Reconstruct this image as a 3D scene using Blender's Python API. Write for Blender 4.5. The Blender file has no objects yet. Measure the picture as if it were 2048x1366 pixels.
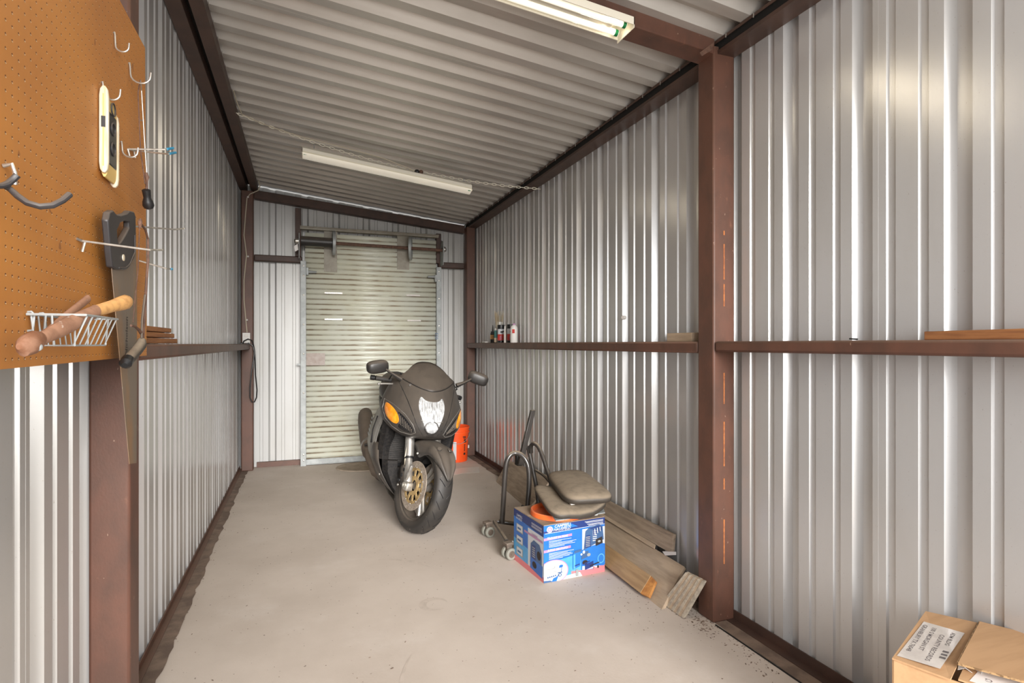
import bpy, bmesh, math, random
from mathutils import Matrix, Vector, Euler
random.seed(7)
R = math.radians
sc = bpy.context.scene
COL = sc.collection

# ---------------------------------------------------------------- camera
CH = 1.25; FPX = 1150.0; YAW = math.atan(420/1150.0)
SN, CS = math.sin(YAW), math.cos(YAW)
cam_d = bpy.data.cameras.new('camera'); cam = bpy.data.objects.new('camera', cam_d); COL.objects.link(cam)
cam_d.sensor_width = 36; cam_d.lens = FPX/2048*36; cam_d.shift_y = 5/2048; cam_d.clip_start = .02
cam.location = (0, 0, CH); cam.rotation_euler = (R(90), 0, -YAW)
sc.camera = cam
sc.view_settings.view_transform = 'Standard'; sc.view_settings.look = 'None'
sc.view_settings.gamma = 1; sc.view_settings.use_curve_mapping = False
sc.view_settings.exposure = 0.55

# ---------------------------------------------------------------- sky and daylight
w = bpy.data.worlds.new('overcast_sky'); sc.world = w; w.use_nodes = True
nt = w.node_tree; bg = nt.nodes['Background']
bg.inputs[0].default_value = (0.93, 0.96, 1.0, 1); bg.inputs[1].default_value = 1.6
sd = bpy.data.lights.new('sun', 'SUN'); sun = bpy.data.objects.new('sun', sd); COL.objects.link(sun)
sd.energy = 4.6; sd.angle = R(26); sd.color = (1, .97, .93)
sun.rotation_euler = Vector((0.01, 1, -.24)).to_track_quat('-Z', 'Y').to_euler()
ad = bpy.data.lights.new('open_bay_daylight', 'AREA'); al = bpy.data.objects.new('open_bay_daylight', ad); COL.objects.link(al)
ad.shape = 'RECTANGLE'; ad.size = 1.5; ad.size_y = 1.4; ad.energy = 34; ad.color = (1, .985, .96)
al.location = (.70, -.80, 1.55); al.rotation_euler = Vector((0, 1, .03)).to_track_quat('-Z', 'Y').to_euler()

# ---------------------------------------------------------------- picture-plane measuring (pixel + known plane -> point)
def ray(px, py):
    u = (px-1024)/FPX; v = (688-py)/FPX
    return (SN+u*CS, CS-u*SN, v)
def onX(px, py, X):
    d = ray(px, py); t = X/d[0]; return Vector((X, t*d[1], CH+t*d[2]))
def onY(px, py, Y):
    d = ray(px, py); t = Y/d[1]; return Vector((t*d[0], Y, CH+t*d[2]))
def onZ(px, py, Z=0):
    d = ray(px, py); t = (Z-CH)/d[2]; return Vector((t*d[0], t*d[1], Z))

# ---------------------------------------------------------------- mesh collector
def frame_of(d):
    d = d.normalized(); a = Vector((0, 0, 1)) if abs(d.z) < .9 else Vector((1, 0, 0))
    x = a.cross(d).normalized(); return x, d.cross(x).normalized()
class MB:
    def __init__(s): s.v = []; s.f = []; s.m = []
    def add(s, vs, fs, m=0):
        o = len(s.v); s.v += [Vector(p) for p in vs]
        s.f += [tuple(i+o for i in f) for f in fs]; s.m += [m]*len(fs); return s
    def box(s, c, d, rot=None, m=0):
        c = Vector(c); vs = []
        for x in (-.5, .5):
            for y in (-.5, .5):
                for z in (-.5, .5):
                    p = Vector((x*d[0], y*d[1], z*d[2]))
                    if rot: p = rot @ p
                    vs.append(c+p)
        return s.add(vs, [(0,1,3,2),(4,6,7,5),(0,4,5,1),(2,3,7,6),(0,2,6,4),(1,5,7,3)], m)
    def span(s, a, b, m=0):
        return s.box([(a[i]+b[i])/2 for i in range(3)], [abs(a[i]-b[i]) for i in range(3)], None, m)
    def prism(s, poly, ext, m=0):
        n = len(poly); ext = Vector(ext); vs = [Vector(p) for p in poly]+[Vector(p)+ext for p in poly]
        fs = [tuple(range(n))[::-1], tuple(range(n, 2*n))]+[(i, (i+1) % n, (i+1) % n+n, i+n) for i in range(n)]
        return s.add(vs, fs, m)
    def tube(s, path, r, n=8, m=0, cap=True, closed=False, flat=None):
        P = [Vector(p) for p in path]; k = len(P); rr = r if isinstance(r, (list, tuple)) else [r]*k
        T = []
        for i in range(k):
            if closed: t = P[(i+1) % k]-P[i-1]
            else: t = P[min(i+1, k-1)]-P[max(i-1, 0)]
            T.append(t.normalized())
        x, y = frame_of(T[0]); vs = []
        for i in range(k):
            if i:
                q = T[i-1].rotation_difference(T[i]); x = (q @ x).normalized(); y = (q @ y).normalized()
            for j in range(n):
                a = 2*math.pi*j/n
                vs.append(P[i]+x*math.cos(a)*rr[i]+y*math.sin(a)*rr[i]*(flat or 1))
        fs = []
        for i in range(k if closed else k-1):
            for j in range(n):
                a = i*n+j; b = i*n+(j+1) % n; c = ((i+1) % k)*n+(j+1) % n; d = ((i+1) % k)*n+j
                fs.append((a, b, c, d))
        if cap and not closed: fs += [tuple(range(n))[::-1], tuple(range((k-1)*n, k*n))]
        return s.add(vs, fs, m)
    def lathe(s, prof, o, axis, n=24, m=0, cap=True, loop=False):
        o = Vector(o); ax = Vector(axis).normalized(); x, y = frame_of(ax); k = len(prof); vs = []
        for r, h in prof:
            for j in range(n):
                a = 2*math.pi*j/n; vs.append(o+ax*h+(x*math.cos(a)+y*math.sin(a))*r)
        fs = []
        for i in range(k if loop else k-1):
            for j in range(n):
                i2 = (i+1) % k
                fs.append((i*n+j, i*n+(j+1) % n, i2*n+(j+1) % n, i2*n+j))
        if cap and not loop: fs += [tuple(range(n))[::-1], tuple(range((k-1)*n, k*n))]
        return s.add(vs, fs, m)
    def loft(s, rings, m=0, cap=True, closed=True):
        n = len(rings[0]); vs = [p for r in rings for p in r]; fs = []
        for i in range(len(rings)-1):
            for j in range(n if closed else n-1):
                fs.append((i*n+j, i*n+(j+1) % n, (i+1)*n+(j+1) % n, (i+1)*n+j))
        if cap and closed: fs += [tuple(range(n))[::-1], tuple(range((len(rings)-1)*n, len(rings)*n))]
        return s.add(vs, fs, m)
    def ball(s, c, r, n=12, m=0, sc3=(1, 1, 1)):
        c = Vector(c); rings = []
        for i in range(n//2+1):
            a = math.pi*i/(n//2); rr = max(math.sin(a), .02)
            rings.append([c+Vector((r*sc3[0]*rr*math.cos(2*math.pi*j/n), r*sc3[1]*rr*math.sin(2*math.pi*j/n), -r*sc3[2]*math.cos(a))) for j in range(n)])
        return s.loft(rings, m)
    def tf(s, M):
        s.v = [M @ p for p in s.v]; return s
    def merge(s, o):
        return s.add(o.v, o.f, 0) if not any(o.m) else s._mm(o)
    def _mm(s, o):
        k = len(s.v); s.v += o.v; s.f += [tuple(i+k for i in f) for f in o.f]; s.m += o.m; return s

MW = {}
def obj(name, mb, mats, parent=None, bevel=0, solid=0, smooth=35, sub=0, local=False, kind=None, label=None, flip=False):
    vs = mb.v
    if not isinstance(mats, (list, tuple)): mats = [mats]
    loc = Vector((0, 0, 0))
    if parent:
        if not local:
            Mi = MW[parent.name].inverted(); vs = [Mi @ p for p in vs]
    else:
        xs = [p.x for p in vs]; ys = [p.y for p in vs]; zs = [p.z for p in vs]
        loc = Vector(((min(xs)+max(xs))/2, (min(ys)+max(ys))/2, min(zs))); vs = [p-loc for p in vs]
    me = bpy.data.meshes.new(name); me.from_pydata([tuple(p) for p in vs], [], mb.f)
    for mt in mats: me.materials.append(mt)
    if any(mb.m): me.polygons.foreach_set('material_index', mb.m)
    bm = bmesh.new(); bm.from_mesh(me); bmesh.ops.recalc_face_normals(bm, faces=bm.faces)
    if flip: bmesh.ops.reverse_faces(bm, faces=bm.faces)
    bm.to_mesh(me); bm.free()
    if smooth:
        me.polygons.foreach_set('use_smooth', [True]*len(me.polygons)); me.set_sharp_from_angle(angle=R(smooth))
    me.update()
    o = bpy.data.objects.new(name, me); COL.objects.link(o)
    if parent: o.parent = parent; MW[o.name] = MW[parent.name].copy()
    else: o.location = loc; MW[o.name] = Matrix.Translation(loc)
    if sub:
        q = o.modifiers.new('s', 'SUBSURF'); q.levels = sub; q.render_levels = sub
    if solid:
        q = o.modifiers.new('t', 'SOLIDIFY'); q.thickness = solid; q.offset = -1
    if bevel:
        q = o.modifiers.new('b', 'BEVEL'); q.width = bevel; q.segments = 2; q.limit_method = 'ANGLE'; q.angle_limit = R(40)
    if kind: o['kind'] = kind
    if label: o['label'] = label
    return o
def tag(o, label, cat, group=None):
    o['label'] = label; o['category'] = cat
    if group: o['group'] = group
    return o
def thing(name, label, cat, loc=(0, 0, 0), rot=(0, 0, 0), group=None):
    o = bpy.data.objects.new(name, None); COL.objects.link(o); o.location = loc; o.rotation_euler = rot
    o.empty_display_size = .1; MW[o.name] = Matrix.Translation(Vector(loc)) @ Euler(rot).to_matrix().to_4x4()
    return tag(o, label, cat, group)
def setting(name, loc=(0, 0, 0)):
    o = bpy.data.objects.new(name, None); COL.objects.link(o); o.location = loc; o['kind'] = 'structure'
    MW[o.name] = Matrix.Translation(Vector(loc)); return o
def twin(o, dloc, parent=None):
    c = o.copy(); COL.objects.link(c); c.location = o.location+Vector(dloc); MW[c.name] = Matrix.Translation(Vector(dloc)) @ MW[o.name]; return c
def text_mb(body, size, origin, right, up, m=0, mb=None, shear=0, sx=1, lift=0, align='LEFT', bold=0):
    cu = bpy.data.curves.new('t', 'FONT'); cu.body = body; cu.size = size; cu.shear = shear; cu.align_x = align; cu.resolution_u = 2; cu.offset = bold
    t = bpy.data.objects.new('t', cu); COL.objects.link(t)
    me = bpy.data.meshes.new_from_object(t)
    rt = Vector(right).normalized(); u = Vector(up).normalized(); nrm = rt.cross(u).normalized(); o = Vector(origin)
    vs = [o+rt*(p.co.x*sx)+u*p.co.y+nrm*lift for p in me.vertices]
    fs = [tuple(p.vertices) for p in me.polygons]
    bpy.data.objects.remove(t); bpy.data.curves.remove(cu); bpy.data.meshes.remove(me)
    mb = mb or MB(); return mb.add(vs, fs, m)

# ---------------------------------------------------------------- materials
def mat(name, col, rough=.6, metal=0, col2=None, scale=6, contrast=(.35, .65), stretch=(1, 1, 1), bump=0, bscale=60,
        dust=0, dustcol=(.30, .24, .185), spec=.5, coat=0, trans=0, emis=0, dlo=-.2, speck=None, patch=None, coord='Object', alpha=1):
    m = bpy.data.materials.new(name); m.use_nodes = True; nt = m.node_tree; N = nt.nodes; L = nt.links
    b = N['Principled BSDF']; b.inputs['Roughness'].default_value = rough; b.inputs['Metallic'].default_value = metal
    b.inputs['Specular IOR Level'].default_value = spec; b.inputs['Coat Weight'].default_value = coat
    b.inputs['Transmission Weight'].default_value = trans; b.inputs['Alpha'].default_value = alpha
    b.inputs['Base Color'].default_value = (*col, 1)
    if emis: b.inputs['Emission Color'].default_value = (*col, 1); b.inputs['Emission Strength'].default_value = emis
    tc = N.new('ShaderNodeTexCoord'); mp = N.new('ShaderNodeMapping'); mp.inputs['Scale'].default_value = stretch
    if coord == 'World':
        ge = N.new('ShaderNodeNewGeometry'); L.new(ge.outputs['Position'], mp.inputs[0])
    else: L.new(tc.outputs[coord], mp.inputs[0])
    last = None
    def noise(s, d=5, r=.6):
        n = N.new('ShaderNodeTexNoise'); n.inputs['Scale'].default_value = s; n.inputs['Detail'].default_value = d
        n.inputs['Roughness'].default_value = r; L.new(mp.outputs[0], n.inputs['Vector']); return n.outputs['Fac']
    def rng(src, a, b_, lo=0, hi=1):
        r = N.new('ShaderNodeMapRange'); r.interpolation_type = 'SMOOTHSTEP'
        for i, v in zip((1, 2, 3, 4), (a, b_, lo, hi)): r.inputs[i].default_value = v
        L.new(src, r.inputs[0]); return r.outputs[0]
    def mix(fac, a, c):
        x = N.new('ShaderNodeMix'); x.data_type = 'RGBA'
        L.new(fac, x.inputs[0])
        if isinstance(a, tuple): x.inputs[6].default_value = (*a, 1)
        else: L.new(a, x.inputs[6])
        if isinstance(c, tuple): x.inputs[7].default_value = (*c, 1)
        else: L.new(c, x.inputs[7])
        return x.outputs[2]
    last = col
    if col2: last = mix(rng(noise(scale), *contrast), last, col2)
    if patch:   # (colour, scale, lo, hi, strength)
        last = mix(rng(noise(patch[1], 6, .7), patch[2], patch[3], 0, patch[4]), last, patch[0])
    if speck:   # (colour, scale, threshold)
        last = mix(rng(noise(speck[1], 2, .5), speck[2], speck[2]+.03, 0, speck[3] if len(speck) > 3 else 1), last, speck[0])
    if dust:
        g = N.new('ShaderNodeNewGeometry'); sx = N.new('ShaderNodeSeparateXYZ'); L.new(g.outputs['Normal'], sx.inputs[0])
        f = rng(sx.outputs[2], dlo, .9, dust*.10, min(1, dust))
        mm = N.new('ShaderNodeMath'); mm.operation = 'MULTIPLY'; L.new(f, mm.inputs[0]); L.new(rng(noise(18, 4), .25, .6, .7, 1), mm.inputs[1])
        last = mix(mm.outputs[0], last, dustcol)
        rr = rng(mm.outputs[0], 0, 1, rough, .95); L.new(rr, b.inputs['Roughness'])
    if not isinstance(last, tuple): L.new(last, b.inputs['Base Color'])
    if bump:
        bp = N.new('ShaderNodeBump'); bp.inputs['Strength'].default_value = bump; bp.inputs['Distance'].default_value = .004
        L.new(noise(bscale, 4), bp.inputs['Height']); L.new(bp.outputs[0], b.inputs['Normal'])
    m['base'] = 1
    return m

M = {}
M['panel'] = mat('white_panel_paint', (.60, .60, .605), .27, .38, (.52, .51, .49), 1.6, (.35, .75), (1, 1, .35), spec=.8, speck=((.25, .2, .15), 330, .73, .6), bump=.02, bscale=300, coord='World')
M['endpanel'] = mat('end_wall_panel_paint', (.52, .52, .515), .38, .08, (.45, .44, .415), 2, (.4, .7), (1, 1, .3), speck=((.25, .2, .15), 330, .74, .6), coord='World')
M['roof'] = mat('roof_panel_paint', (.56, .535, .50), .34, .35, (.49, .465, .43), 3, (.4, .7), (.5, 2, 1), coord='World')
M['steel'] = mat('red_oxide_steel', (.125, .052, .034), .5, 0, (.08, .036, .025), 9, (.35, .7), (1, 1, .6), dust=.35, dustcol=(.30, .21, .15), speck=((.5, .35, .26), 70, .74, .5), patch=((.30, .13, .075), 25, .62, .8, .5), bump=.08, bscale=150, coord='World')
M['steeldk'] = mat('brown_eave_steel', (.085, .045, .032), .55, 0, (.06, .034, .026), 8, (.35, .7), coord='World')
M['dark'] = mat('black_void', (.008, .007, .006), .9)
M['floor'] = mat('dusty_concrete', (.62, .54, .472), .88, 0, (.53, .455, .392), 1.3, (.3, .7), speck=((.15, .105, .075), 55, .715, .7), patch=((.67, .605, .55), 2.3, .50, .8, .6), bump=.12, bscale=90, coord='World')
M['dirt'] = mat('dirt_strip', (.25, .18, .135), .95, 0, (.15, .105, .08), 9, (.35, .65), bump=.5, bscale=60, coord='World')
M['yard'] = mat('yard_gravel', (.40, .36, .31), .9, 0, (.32, .28, .24), 3, coord='World')
M['galv'] = mat('galvanized', (.40, .42, .42), .55, .3, (.31, .33, .33), 14, (.35, .65), coord='World', dust=.1)
M['silver'] = mat('brushed_aluminium', (.50, .49, .47), .38, .75, (.38, .36, .33), 30, dust=.25)
M['chrome'] = mat('zinc_wire', (.62, .60, .55), .33, .8, (.45, .42, .38), 40)
M['black'] = mat('black_plastic', (.013, .013, .014), .42, dust=.35)
M['blacknd'] = mat('clean_black_plastic', (.012, .012, .013), .4)
M['rubber'] = mat('tyre_rubber', (.016, .015, .0145), .6, 0, (.040, .034, .028), 7, (.45, .75), dust=.22, dlo=.1, speck=((.35, .3, .25), 60, .74, .5), bump=.1, bscale=120)
M['fair'] = mat('dusty_graphite_paint', (.030, .028, .027), .42, 0, (.045, .040, .036), 6, (.4, .7), dust=.62, dustcol=(.125, .098, .074), speck=((.03, .027, .025), 16, .66, .6), coat=.1)
M['fairside'] = mat('dusty_silver_grey_paint', (.20, .195, .18), .4, 0, (.14, .13, .118), 9, (.4, .7), dust=.5, dustcol=(.2, .165, .13), coat=.15)
M['screen'] = mat('dusty_smoked_screen', (.038, .032, .027), .5, 0, (.058, .048, .039), 8, (.4, .7), dust=.6, dustcol=(.115, .09, .068), speck=((.02, .017, .015), 11, .60, .9))
M['amber'] = mat('amber_lens', (.95, .27, .01), .2, 0, (1, .42, .03), 25, (.4, .65), coat=.6)
M['lens'] = mat('headlight_lens', (.70, .72, .73), .12, .1, (.30, .31, .32), 30, (.40, .66), (3, 1, .6), coat=1, bump=.2, bscale=60)
M['reflector'] = mat('bright_reflector', (.85, .87, .89), .12, .25, (.45, .47, .49), 34, (.35, .6), coat=1, bump=.3, bscale=70)
M['gold'] = mat('gold_disc_carrier', (.50, .35, .15), .5, .2, (.30, .2, .09), 30, dust=.2)
M['disc'] = mat('rusty_disc', (.42, .36, .30), .5, .3, (.30, .24, .19), 40, dust=.2)
M['duct'] = mat('dusty_black_duct', (.008, .008, .009), .6, 0, (.02, .018, .017), 60, spec=.2, dust=.08, bump=.4, bscale=130)
M['exh'] = mat('dusty_silencer', (.13, .10, .08), .55, .3, (.09, .07, .055), 8, dust=.5)
M['orange'] = mat('orange_bucket_plastic', (.95, .10, .012), .4, 0, (.88, .085, .01), 8, dust=.12)
M['lid'] = mat('orange_lid_plastic', (.85, .15, .02), .5, 0, (.8, .12, .02), 8, dust=.35, dustcol=(.6, .3, .18))
M['white'] = mat('white_plastic', (.75, .73, .70), .5)
M['print_k'] = mat('print_black', (.02, .015, .015), .6)
M['print_w'] = mat('print_white', (.80, .80, .80), .5)
M['seat'] = mat('dusty_black_vinyl', (.02, .018, .017), .55, 0, None, dlo=.05, dust=1.2, dustcol=(.27, .215, .155), bump=.12, bscale=200)
M['board'] = mat('grey_weathered_board', (.50, .385, .275), .85, 0, (.39, .30, .215), 5, (.35, .65), (4, .7, 7), patch=((.14, .11, .085), 4, .6, .8, .6), bump=.35, bscale=40)
M['board2'] = mat('grey_weathered_plank', (.42, .33, .245), .85, 0, (.29, .225, .17), 6, (.35, .65), (4, .7, 7), patch=((.10, .08, .065), 3, .55, .75, .7), bump=.35, bscale=40)
M['pine'] = mat('yellow_pine', (.48, .31, .155), .75, 0, (.36, .22, .11), 7, (.35, .65), (5, .5, 8), bump=.15, bscale=60)
M['pineend'] = mat('cut_pine_end', (.55, .25, .07), .7, 0, (.33, .13, .04), 22)
M['decking'] = mat('grooved_grey_deck', (.50, .43, .34), .85, 0, (.36, .31, .25), 45, (.4, .6), bump=.3, bscale=100)
M['redwood'] = mat('orange_brown_lumber', (.36, .155, .055), .75, 0, (.24, .095, .035), 9, (.35, .65), (6, .6, 9), coord='World')
M['peg'] = mat('pegboard_base', (.50, .205, .042), .55, 0, (.40, .155, .034), 2.2, (.3, .75), patch=((.60, .36, .19), 5, .60, .85, .45), speck=((.2, .07, .02), 22, .73, .7), coord='World')
M['blade'] = mat('dull_saw_steel', (.19, .15, .115), .5, .15, (.30, .165, .075), 7, (.45, .75), (1, 1, .4), speck=((.3, .25, .2), 90, .7, .6))
M['rust'] = mat('rusty_steel', (.17, .09, .06), .75, .1, (.10, .055, .04), 40, bump=.3, bscale=150)
M['sawgrip'] = mat('saw_handle_plastic', (.022, .022, .026), .42, dust=.5, dustcol=(.22, .17, .13), speck=((.6, .55, .5), 70, .76, .8))
M['woodlt'] = mat('varnished_handle_wood', (.60, .33, .12), .5, 0, (.42, .21, .075), 12, (.4, .7), (1, 6, 6))
M['woodold'] = mat('worn_dusty_wood', (.34, .18, .11), .7, 0, (.22, .11, .065), 30, (.4, .7), speck=((.55, .45, .38), 60, .68, .6))
M['cream'] = mat('cream_wood', (.68, .60, .48), .6, 0, (.58, .46, .28), 14, (.4, .7), (8, 8, .6))
M['yellowwood'] = mat('yellow_wood', (.66, .46, .16), .55)
M['enamel'] = mat('cream_enamel', (.82, .78, .66), .4)
M['tubegl'] = mat('lamp_tube_glass', (1, .95, .82), .25, emis=.35)
M['diff'] = mat('ribbed_diffuser', (.85, .80, .68), .3, emis=.18)
M['green'] = mat('green_band', (.015, .22, .07), .35, .3)
M['ballast'] = mat('ballast_cover', (.55, .52, .44), .5)
M['wire'] = mat('cream_cable', (.55, .49, .38), .5)
M['casterg'] = mat('grey_caster_rubber', (.21, .21, .18), .6, dust=.2)
M['blkpaint'] = mat('black_enamel_tube', (.012, .012, .014), .3, dust=.95, dustcol=(.26, .205, .15), speck=((.4, .36, .3), 60, .76, .6), coat=.3, dlo=.35)
M['card'] = mat('cardboard', (.50, .30, .155), .75, 0, (.44, .26, .13), 4, (.4, .7), (1, 8, 8))
M['carded'] = mat('cardboard_flute', (.40, .25, .12), .8, 0, (.16, .09, .04), 90, (.45, .55))
M['tape'] = mat('grey_tape', (.36, .33, .27), .55, coord='World', col2=(.29, .26, .21), scale=12)
M['label'] = mat('shipping_label', (.66, .61, .56), .35, 0, (.55, .50, .46), 12, coat=.2)
M['labelw'] = mat('white_label', (.78, .75, .73), .4)
M['ink'] = mat('label_ink', (.16, .14, .14), .6)
M['navy'] = mat('navy_print', (.012, .035, .17), .4, dust=.15)
M['blue'] = mat('blue_print', (.012, .12, .46), .35, 0, (.02, .17, .54), 6, dust=.08)
M['cyan'] = mat('light_blue_print', (.05, .30, .62), .35, 0, (.11, .38, .66), 8, dust=.08)
M['pink'] = mat('pink_print', (.72, .20, .22), .4, dust=.1)
M['pinkl'] = mat('pale_pink_print', (.42, .22, .38), .4)
M['printw'] = mat('white_print', (.58, .60, .64), .4, dust=.1)
M['steelblue'] = mat('steel_blue_print', (.05, .11, .24), .4)
M['boxtop'] = mat('dusty_box_top', (.34, .26, .19), .85, 0, (.28, .21, .15), 8)
M['red'] = mat('red_label', (.52, .035, .025), .4)
M['tan'] = mat('straw_tan', (.50, .41, .28), .8)
M['teal'] = mat('teal_label', (.03, .14, .13), .4)
M['bluet'] = mat('blue_tip', (.02, .25, .45), .4)
M['matstuff'] = mat('dusty_round_mat', (.40, .32, .25), .9, 0, (.31, .25, .19), 12)
M['clear'] = mat('milky_plastic', (.62, .57, .51), .35)
M['jar'] = mat('clear_jar', (.75, .75, .72), .15, alpha=.35)

# roll-up curtain paint with rust in the grooves
PITCH = .0532; Z0 = .06
def curtain_mat():
    m = mat('curtain_paint', (.66, .655, .53), .33, 0, (.68, .69, .60), 2, (.35, .7), coord='World')
    nt = m.node_tree; N = nt.nodes; L = nt.links; b = N['Principled BSDF']
    old = b.inputs['Base Color'].links[0].from_socket
    g = N.new('ShaderNodeNewGeometry'); s = N.new('ShaderNodeSeparateXYZ'); L.new(g.outputs['Position'], s.inputs[0])
    def mth(op, a, c):
        x = N.new('ShaderNodeMath'); x.operation = op
        for i, q in enumerate((a, c)):
            if isinstance(q, (int, float)): x.inputs[i].default_value = q
            else: L.new(q, x.inputs[i])
        return x.outputs[0]
    f = mth('FRACT', mth('DIVIDE', mth('SUBTRACT', s.outputs[2], Z0), PITCH), 0)
    d = mth('ABSOLUTE', mth('SUBTRACT', f, .10), 0)
    n = N.new('ShaderNodeTexNoise'); n.inputs['Scale'].default_value = 7; n.inputs['Detail'].default_value = 6; L.new(g.outputs['Position'], n.inputs['Vector'])
    r = N.new('ShaderNodeMapRange'); L.new(mth('ADD', d, mth('MULTIPLY', mth('SUBTRACT', .55, n.outputs[0]), .5)), r.inputs[0])
    r.inputs[1].default_value = .02; r.inputs[2].default_value = .17; r.inputs[3].default_value = .75; r.inputs[4].default_value = 0
    x = N.new('ShaderNodeMix'); x.data_type = 'RGBA'; L.new(r.outputs[0], x.inputs[0]); L.new(old, x.inputs[6]); x.inputs[7].default_value = (.17, .085, .03, 1)
    L.new(x.outputs[2], b.inputs['Base Color']); return m
M['curtain'] = curtain_mat()
# pegboard: drilled holes as fine relief, with rim light and shade painted in
def peg_holes():
    m = M['peg']; nt = m.node_tree; N = nt.nodes; L = nt.links; b = N['Principled BSDF']
    old = b.inputs['Base Color'].links[0].from_socket
    g = N.new('ShaderNodeNewGeometry'); s = N.new('ShaderNodeSeparateXYZ'); L.new(g.outputs['Position'], s.inputs[0])
    def mth(op, a, c=0):
        x = N.new('ShaderNodeMath'); x.operation = op
        for i, q in enumerate((a, c)):
            if isinstance(q, (int, float)): x.inputs[i].default_value = q
            else: L.new(q, x.inputs[i])
        return x.outputs[0]
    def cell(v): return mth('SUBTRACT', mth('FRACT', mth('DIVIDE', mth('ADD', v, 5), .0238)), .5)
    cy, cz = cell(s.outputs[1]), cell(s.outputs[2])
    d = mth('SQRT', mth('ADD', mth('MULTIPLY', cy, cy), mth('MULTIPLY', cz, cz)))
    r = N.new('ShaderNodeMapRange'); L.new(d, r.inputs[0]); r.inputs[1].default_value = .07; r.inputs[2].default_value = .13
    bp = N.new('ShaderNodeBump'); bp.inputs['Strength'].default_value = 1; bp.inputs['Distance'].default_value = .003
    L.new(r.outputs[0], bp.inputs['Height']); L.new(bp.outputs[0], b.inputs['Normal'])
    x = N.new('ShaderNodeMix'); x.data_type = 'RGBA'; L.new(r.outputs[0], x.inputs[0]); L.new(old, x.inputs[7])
    lo_ = N.new('ShaderNodeMix'); lo_.data_type = 'RGBA'; L.new(mth('GREATER_THAN', cz, 0.0), lo_.inputs[0]); lo_.inputs[6].default_value = (.72, .46, .22, 1); lo_.inputs[7].default_value = (.16, .05, .015, 1)  # lower half of each hole painted as a lit rim, upper half as shade
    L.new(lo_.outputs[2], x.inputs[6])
    L.new(x.outputs[2], b.inputs['Base Color'])
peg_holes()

# ================================================================ THE SHELL
LX, RX_, EY, BY = -.5875, 1.845, 6.42, -.9
def roofZ(X): return 2.859-.1138*(X+.426)
fl = MB().span((LX-.02, BY, -.15), (RX_+.02, EY+.03, 0)); o = obj('floor', fl, M['floor'], smooth=0); o['kind'] = 'structure'
g = MB().span((-30, -40, -.25), (30, BY, -.03)); o = obj('ground', g, M['yard'], smooth=0); o['kind'] = 'structure'

MAJ = .3135
def profile(s0, s1, anchor):     # (position along wall, depth outward); recesses as on the pressed sheets
    pts = []; k0 = int((s0-anchor)/MAJ)-2
    for k in range(k0, k0+80):
        a = anchor+k*MAJ     # far edge of a major recess
        for off, d in ((-.268, 0), (-.264, .008), (-.239, .008), (-.235, 0), (-.161, 0), (-.157, .008), (-.132, .008), (-.128, 0), (-.08, 0), (-.062, .032), (-.018, .032), (0, 0)):
            q = a+off
            if s0 < q < s1: pts.append((q, d))
        if a > s1+1: break
    def dep(x): # linear interpolation at the ends
        return 0
    pts.sort(); return [(s0, dep(s0))]+pts+[(s1, dep(s1))]
def sheet(parent, pts, fn, z0, z1, mt, name='panel'):
    mb = MB(); a = []; b = []
    for s_, d in pts:
        zz = z1(s_) if callable(z1) else z1
        a.append(fn(s_, d, z0)); b.append(fn(s_, d, zz))
    n = len(a); mb.add(a+b, [(i, i+1, n+i+1, n+i) for i in range(n-1)])
    return obj(name, mb, mt, parent, solid=.0012, smooth=0)
def wall(name, ax, s0, s1, anchor, fn, z0, z1, mt):
    root = setting(name, fn((s0+s1)/2, 0, 0))
    seams = [s0]; k = int((s0-anchor)/MAJ)-1
    while anchor+k*MAJ-.04 < s1:
        q = anchor+k*MAJ-.1
        if q > s0+.2 and (k % 3 == 0) and q < s1-.2: seams.append(q)
        k += 1
    seams.append(s1)
    for i in range(len(seams)-1):
        off = .0008*(i % 2)
        sheet(root, profile(seams[i], seams[i+1], anchor), lambda s_, d, z, off=off: fn(s_, d+off, z), z0, z1, mt)
    return root
wall('wall_right', 'y', BY, EY, 1.199+.3135, lambda s_, d, z: Vector((RX_+d, s_, z)), .0, roofZ(RX_)-.005, M['panel'])
wall('wall_left', 'y', BY, EY, 2.640, lambda s_, d, z: Vector((LX-d, s_, z)), .0, roofZ(LX)-.005, M['panel'])
wall('wall_back', 'x', LX, RX_, -.245, lambda s_, d, z: Vector((s_, EY-.03+d, z)), .0, lambda s_: roofZ(s_)-.006, M['endpanel'])
# roof sheets: ribs run down the slope
RP = .1635
def roof_profile(y0, y1):
    pts = []; k = -20
    while k < 60:
        a = 3.10+k*RP
        for off, d in ((0, 0), (.040, .044), (.074, .044), (.106, 0)):
            if y0 < a+off < y1: pts.append((a+off, d))
        k += 1
    return [(y0, 0)]+pts+[(y1, 0)]
ceil = setting('ceiling', (.6, 3, 2.7))
y = -.9; i = 0
k = -24
seams = [-.95]+[3.10+kk*RP-.03 for kk in range(-19, 24, 6)]+[6.60]
seams = [q for q in seams if q <= 6.6]
for i in range(len(seams)-1):
    mb = MB(); P = roof_profile(seams[i], seams[i+1]); a = []; b = []; off = .0006*(i % 2)
    for yy, d in P:
        a.append(Vector((LX-.12, yy, roofZ(LX-.12)+d+off))); b.append(Vector((RX_+.2, yy, roofZ(RX_+.2)+d+off)))
    n = len(a); mb.add(a+b, [(j, j+1, n+j+1, n+j) for j in range(n-1)])
    obj('panel', mb, M['roof'], ceil, solid=.001, smooth=0)

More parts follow.
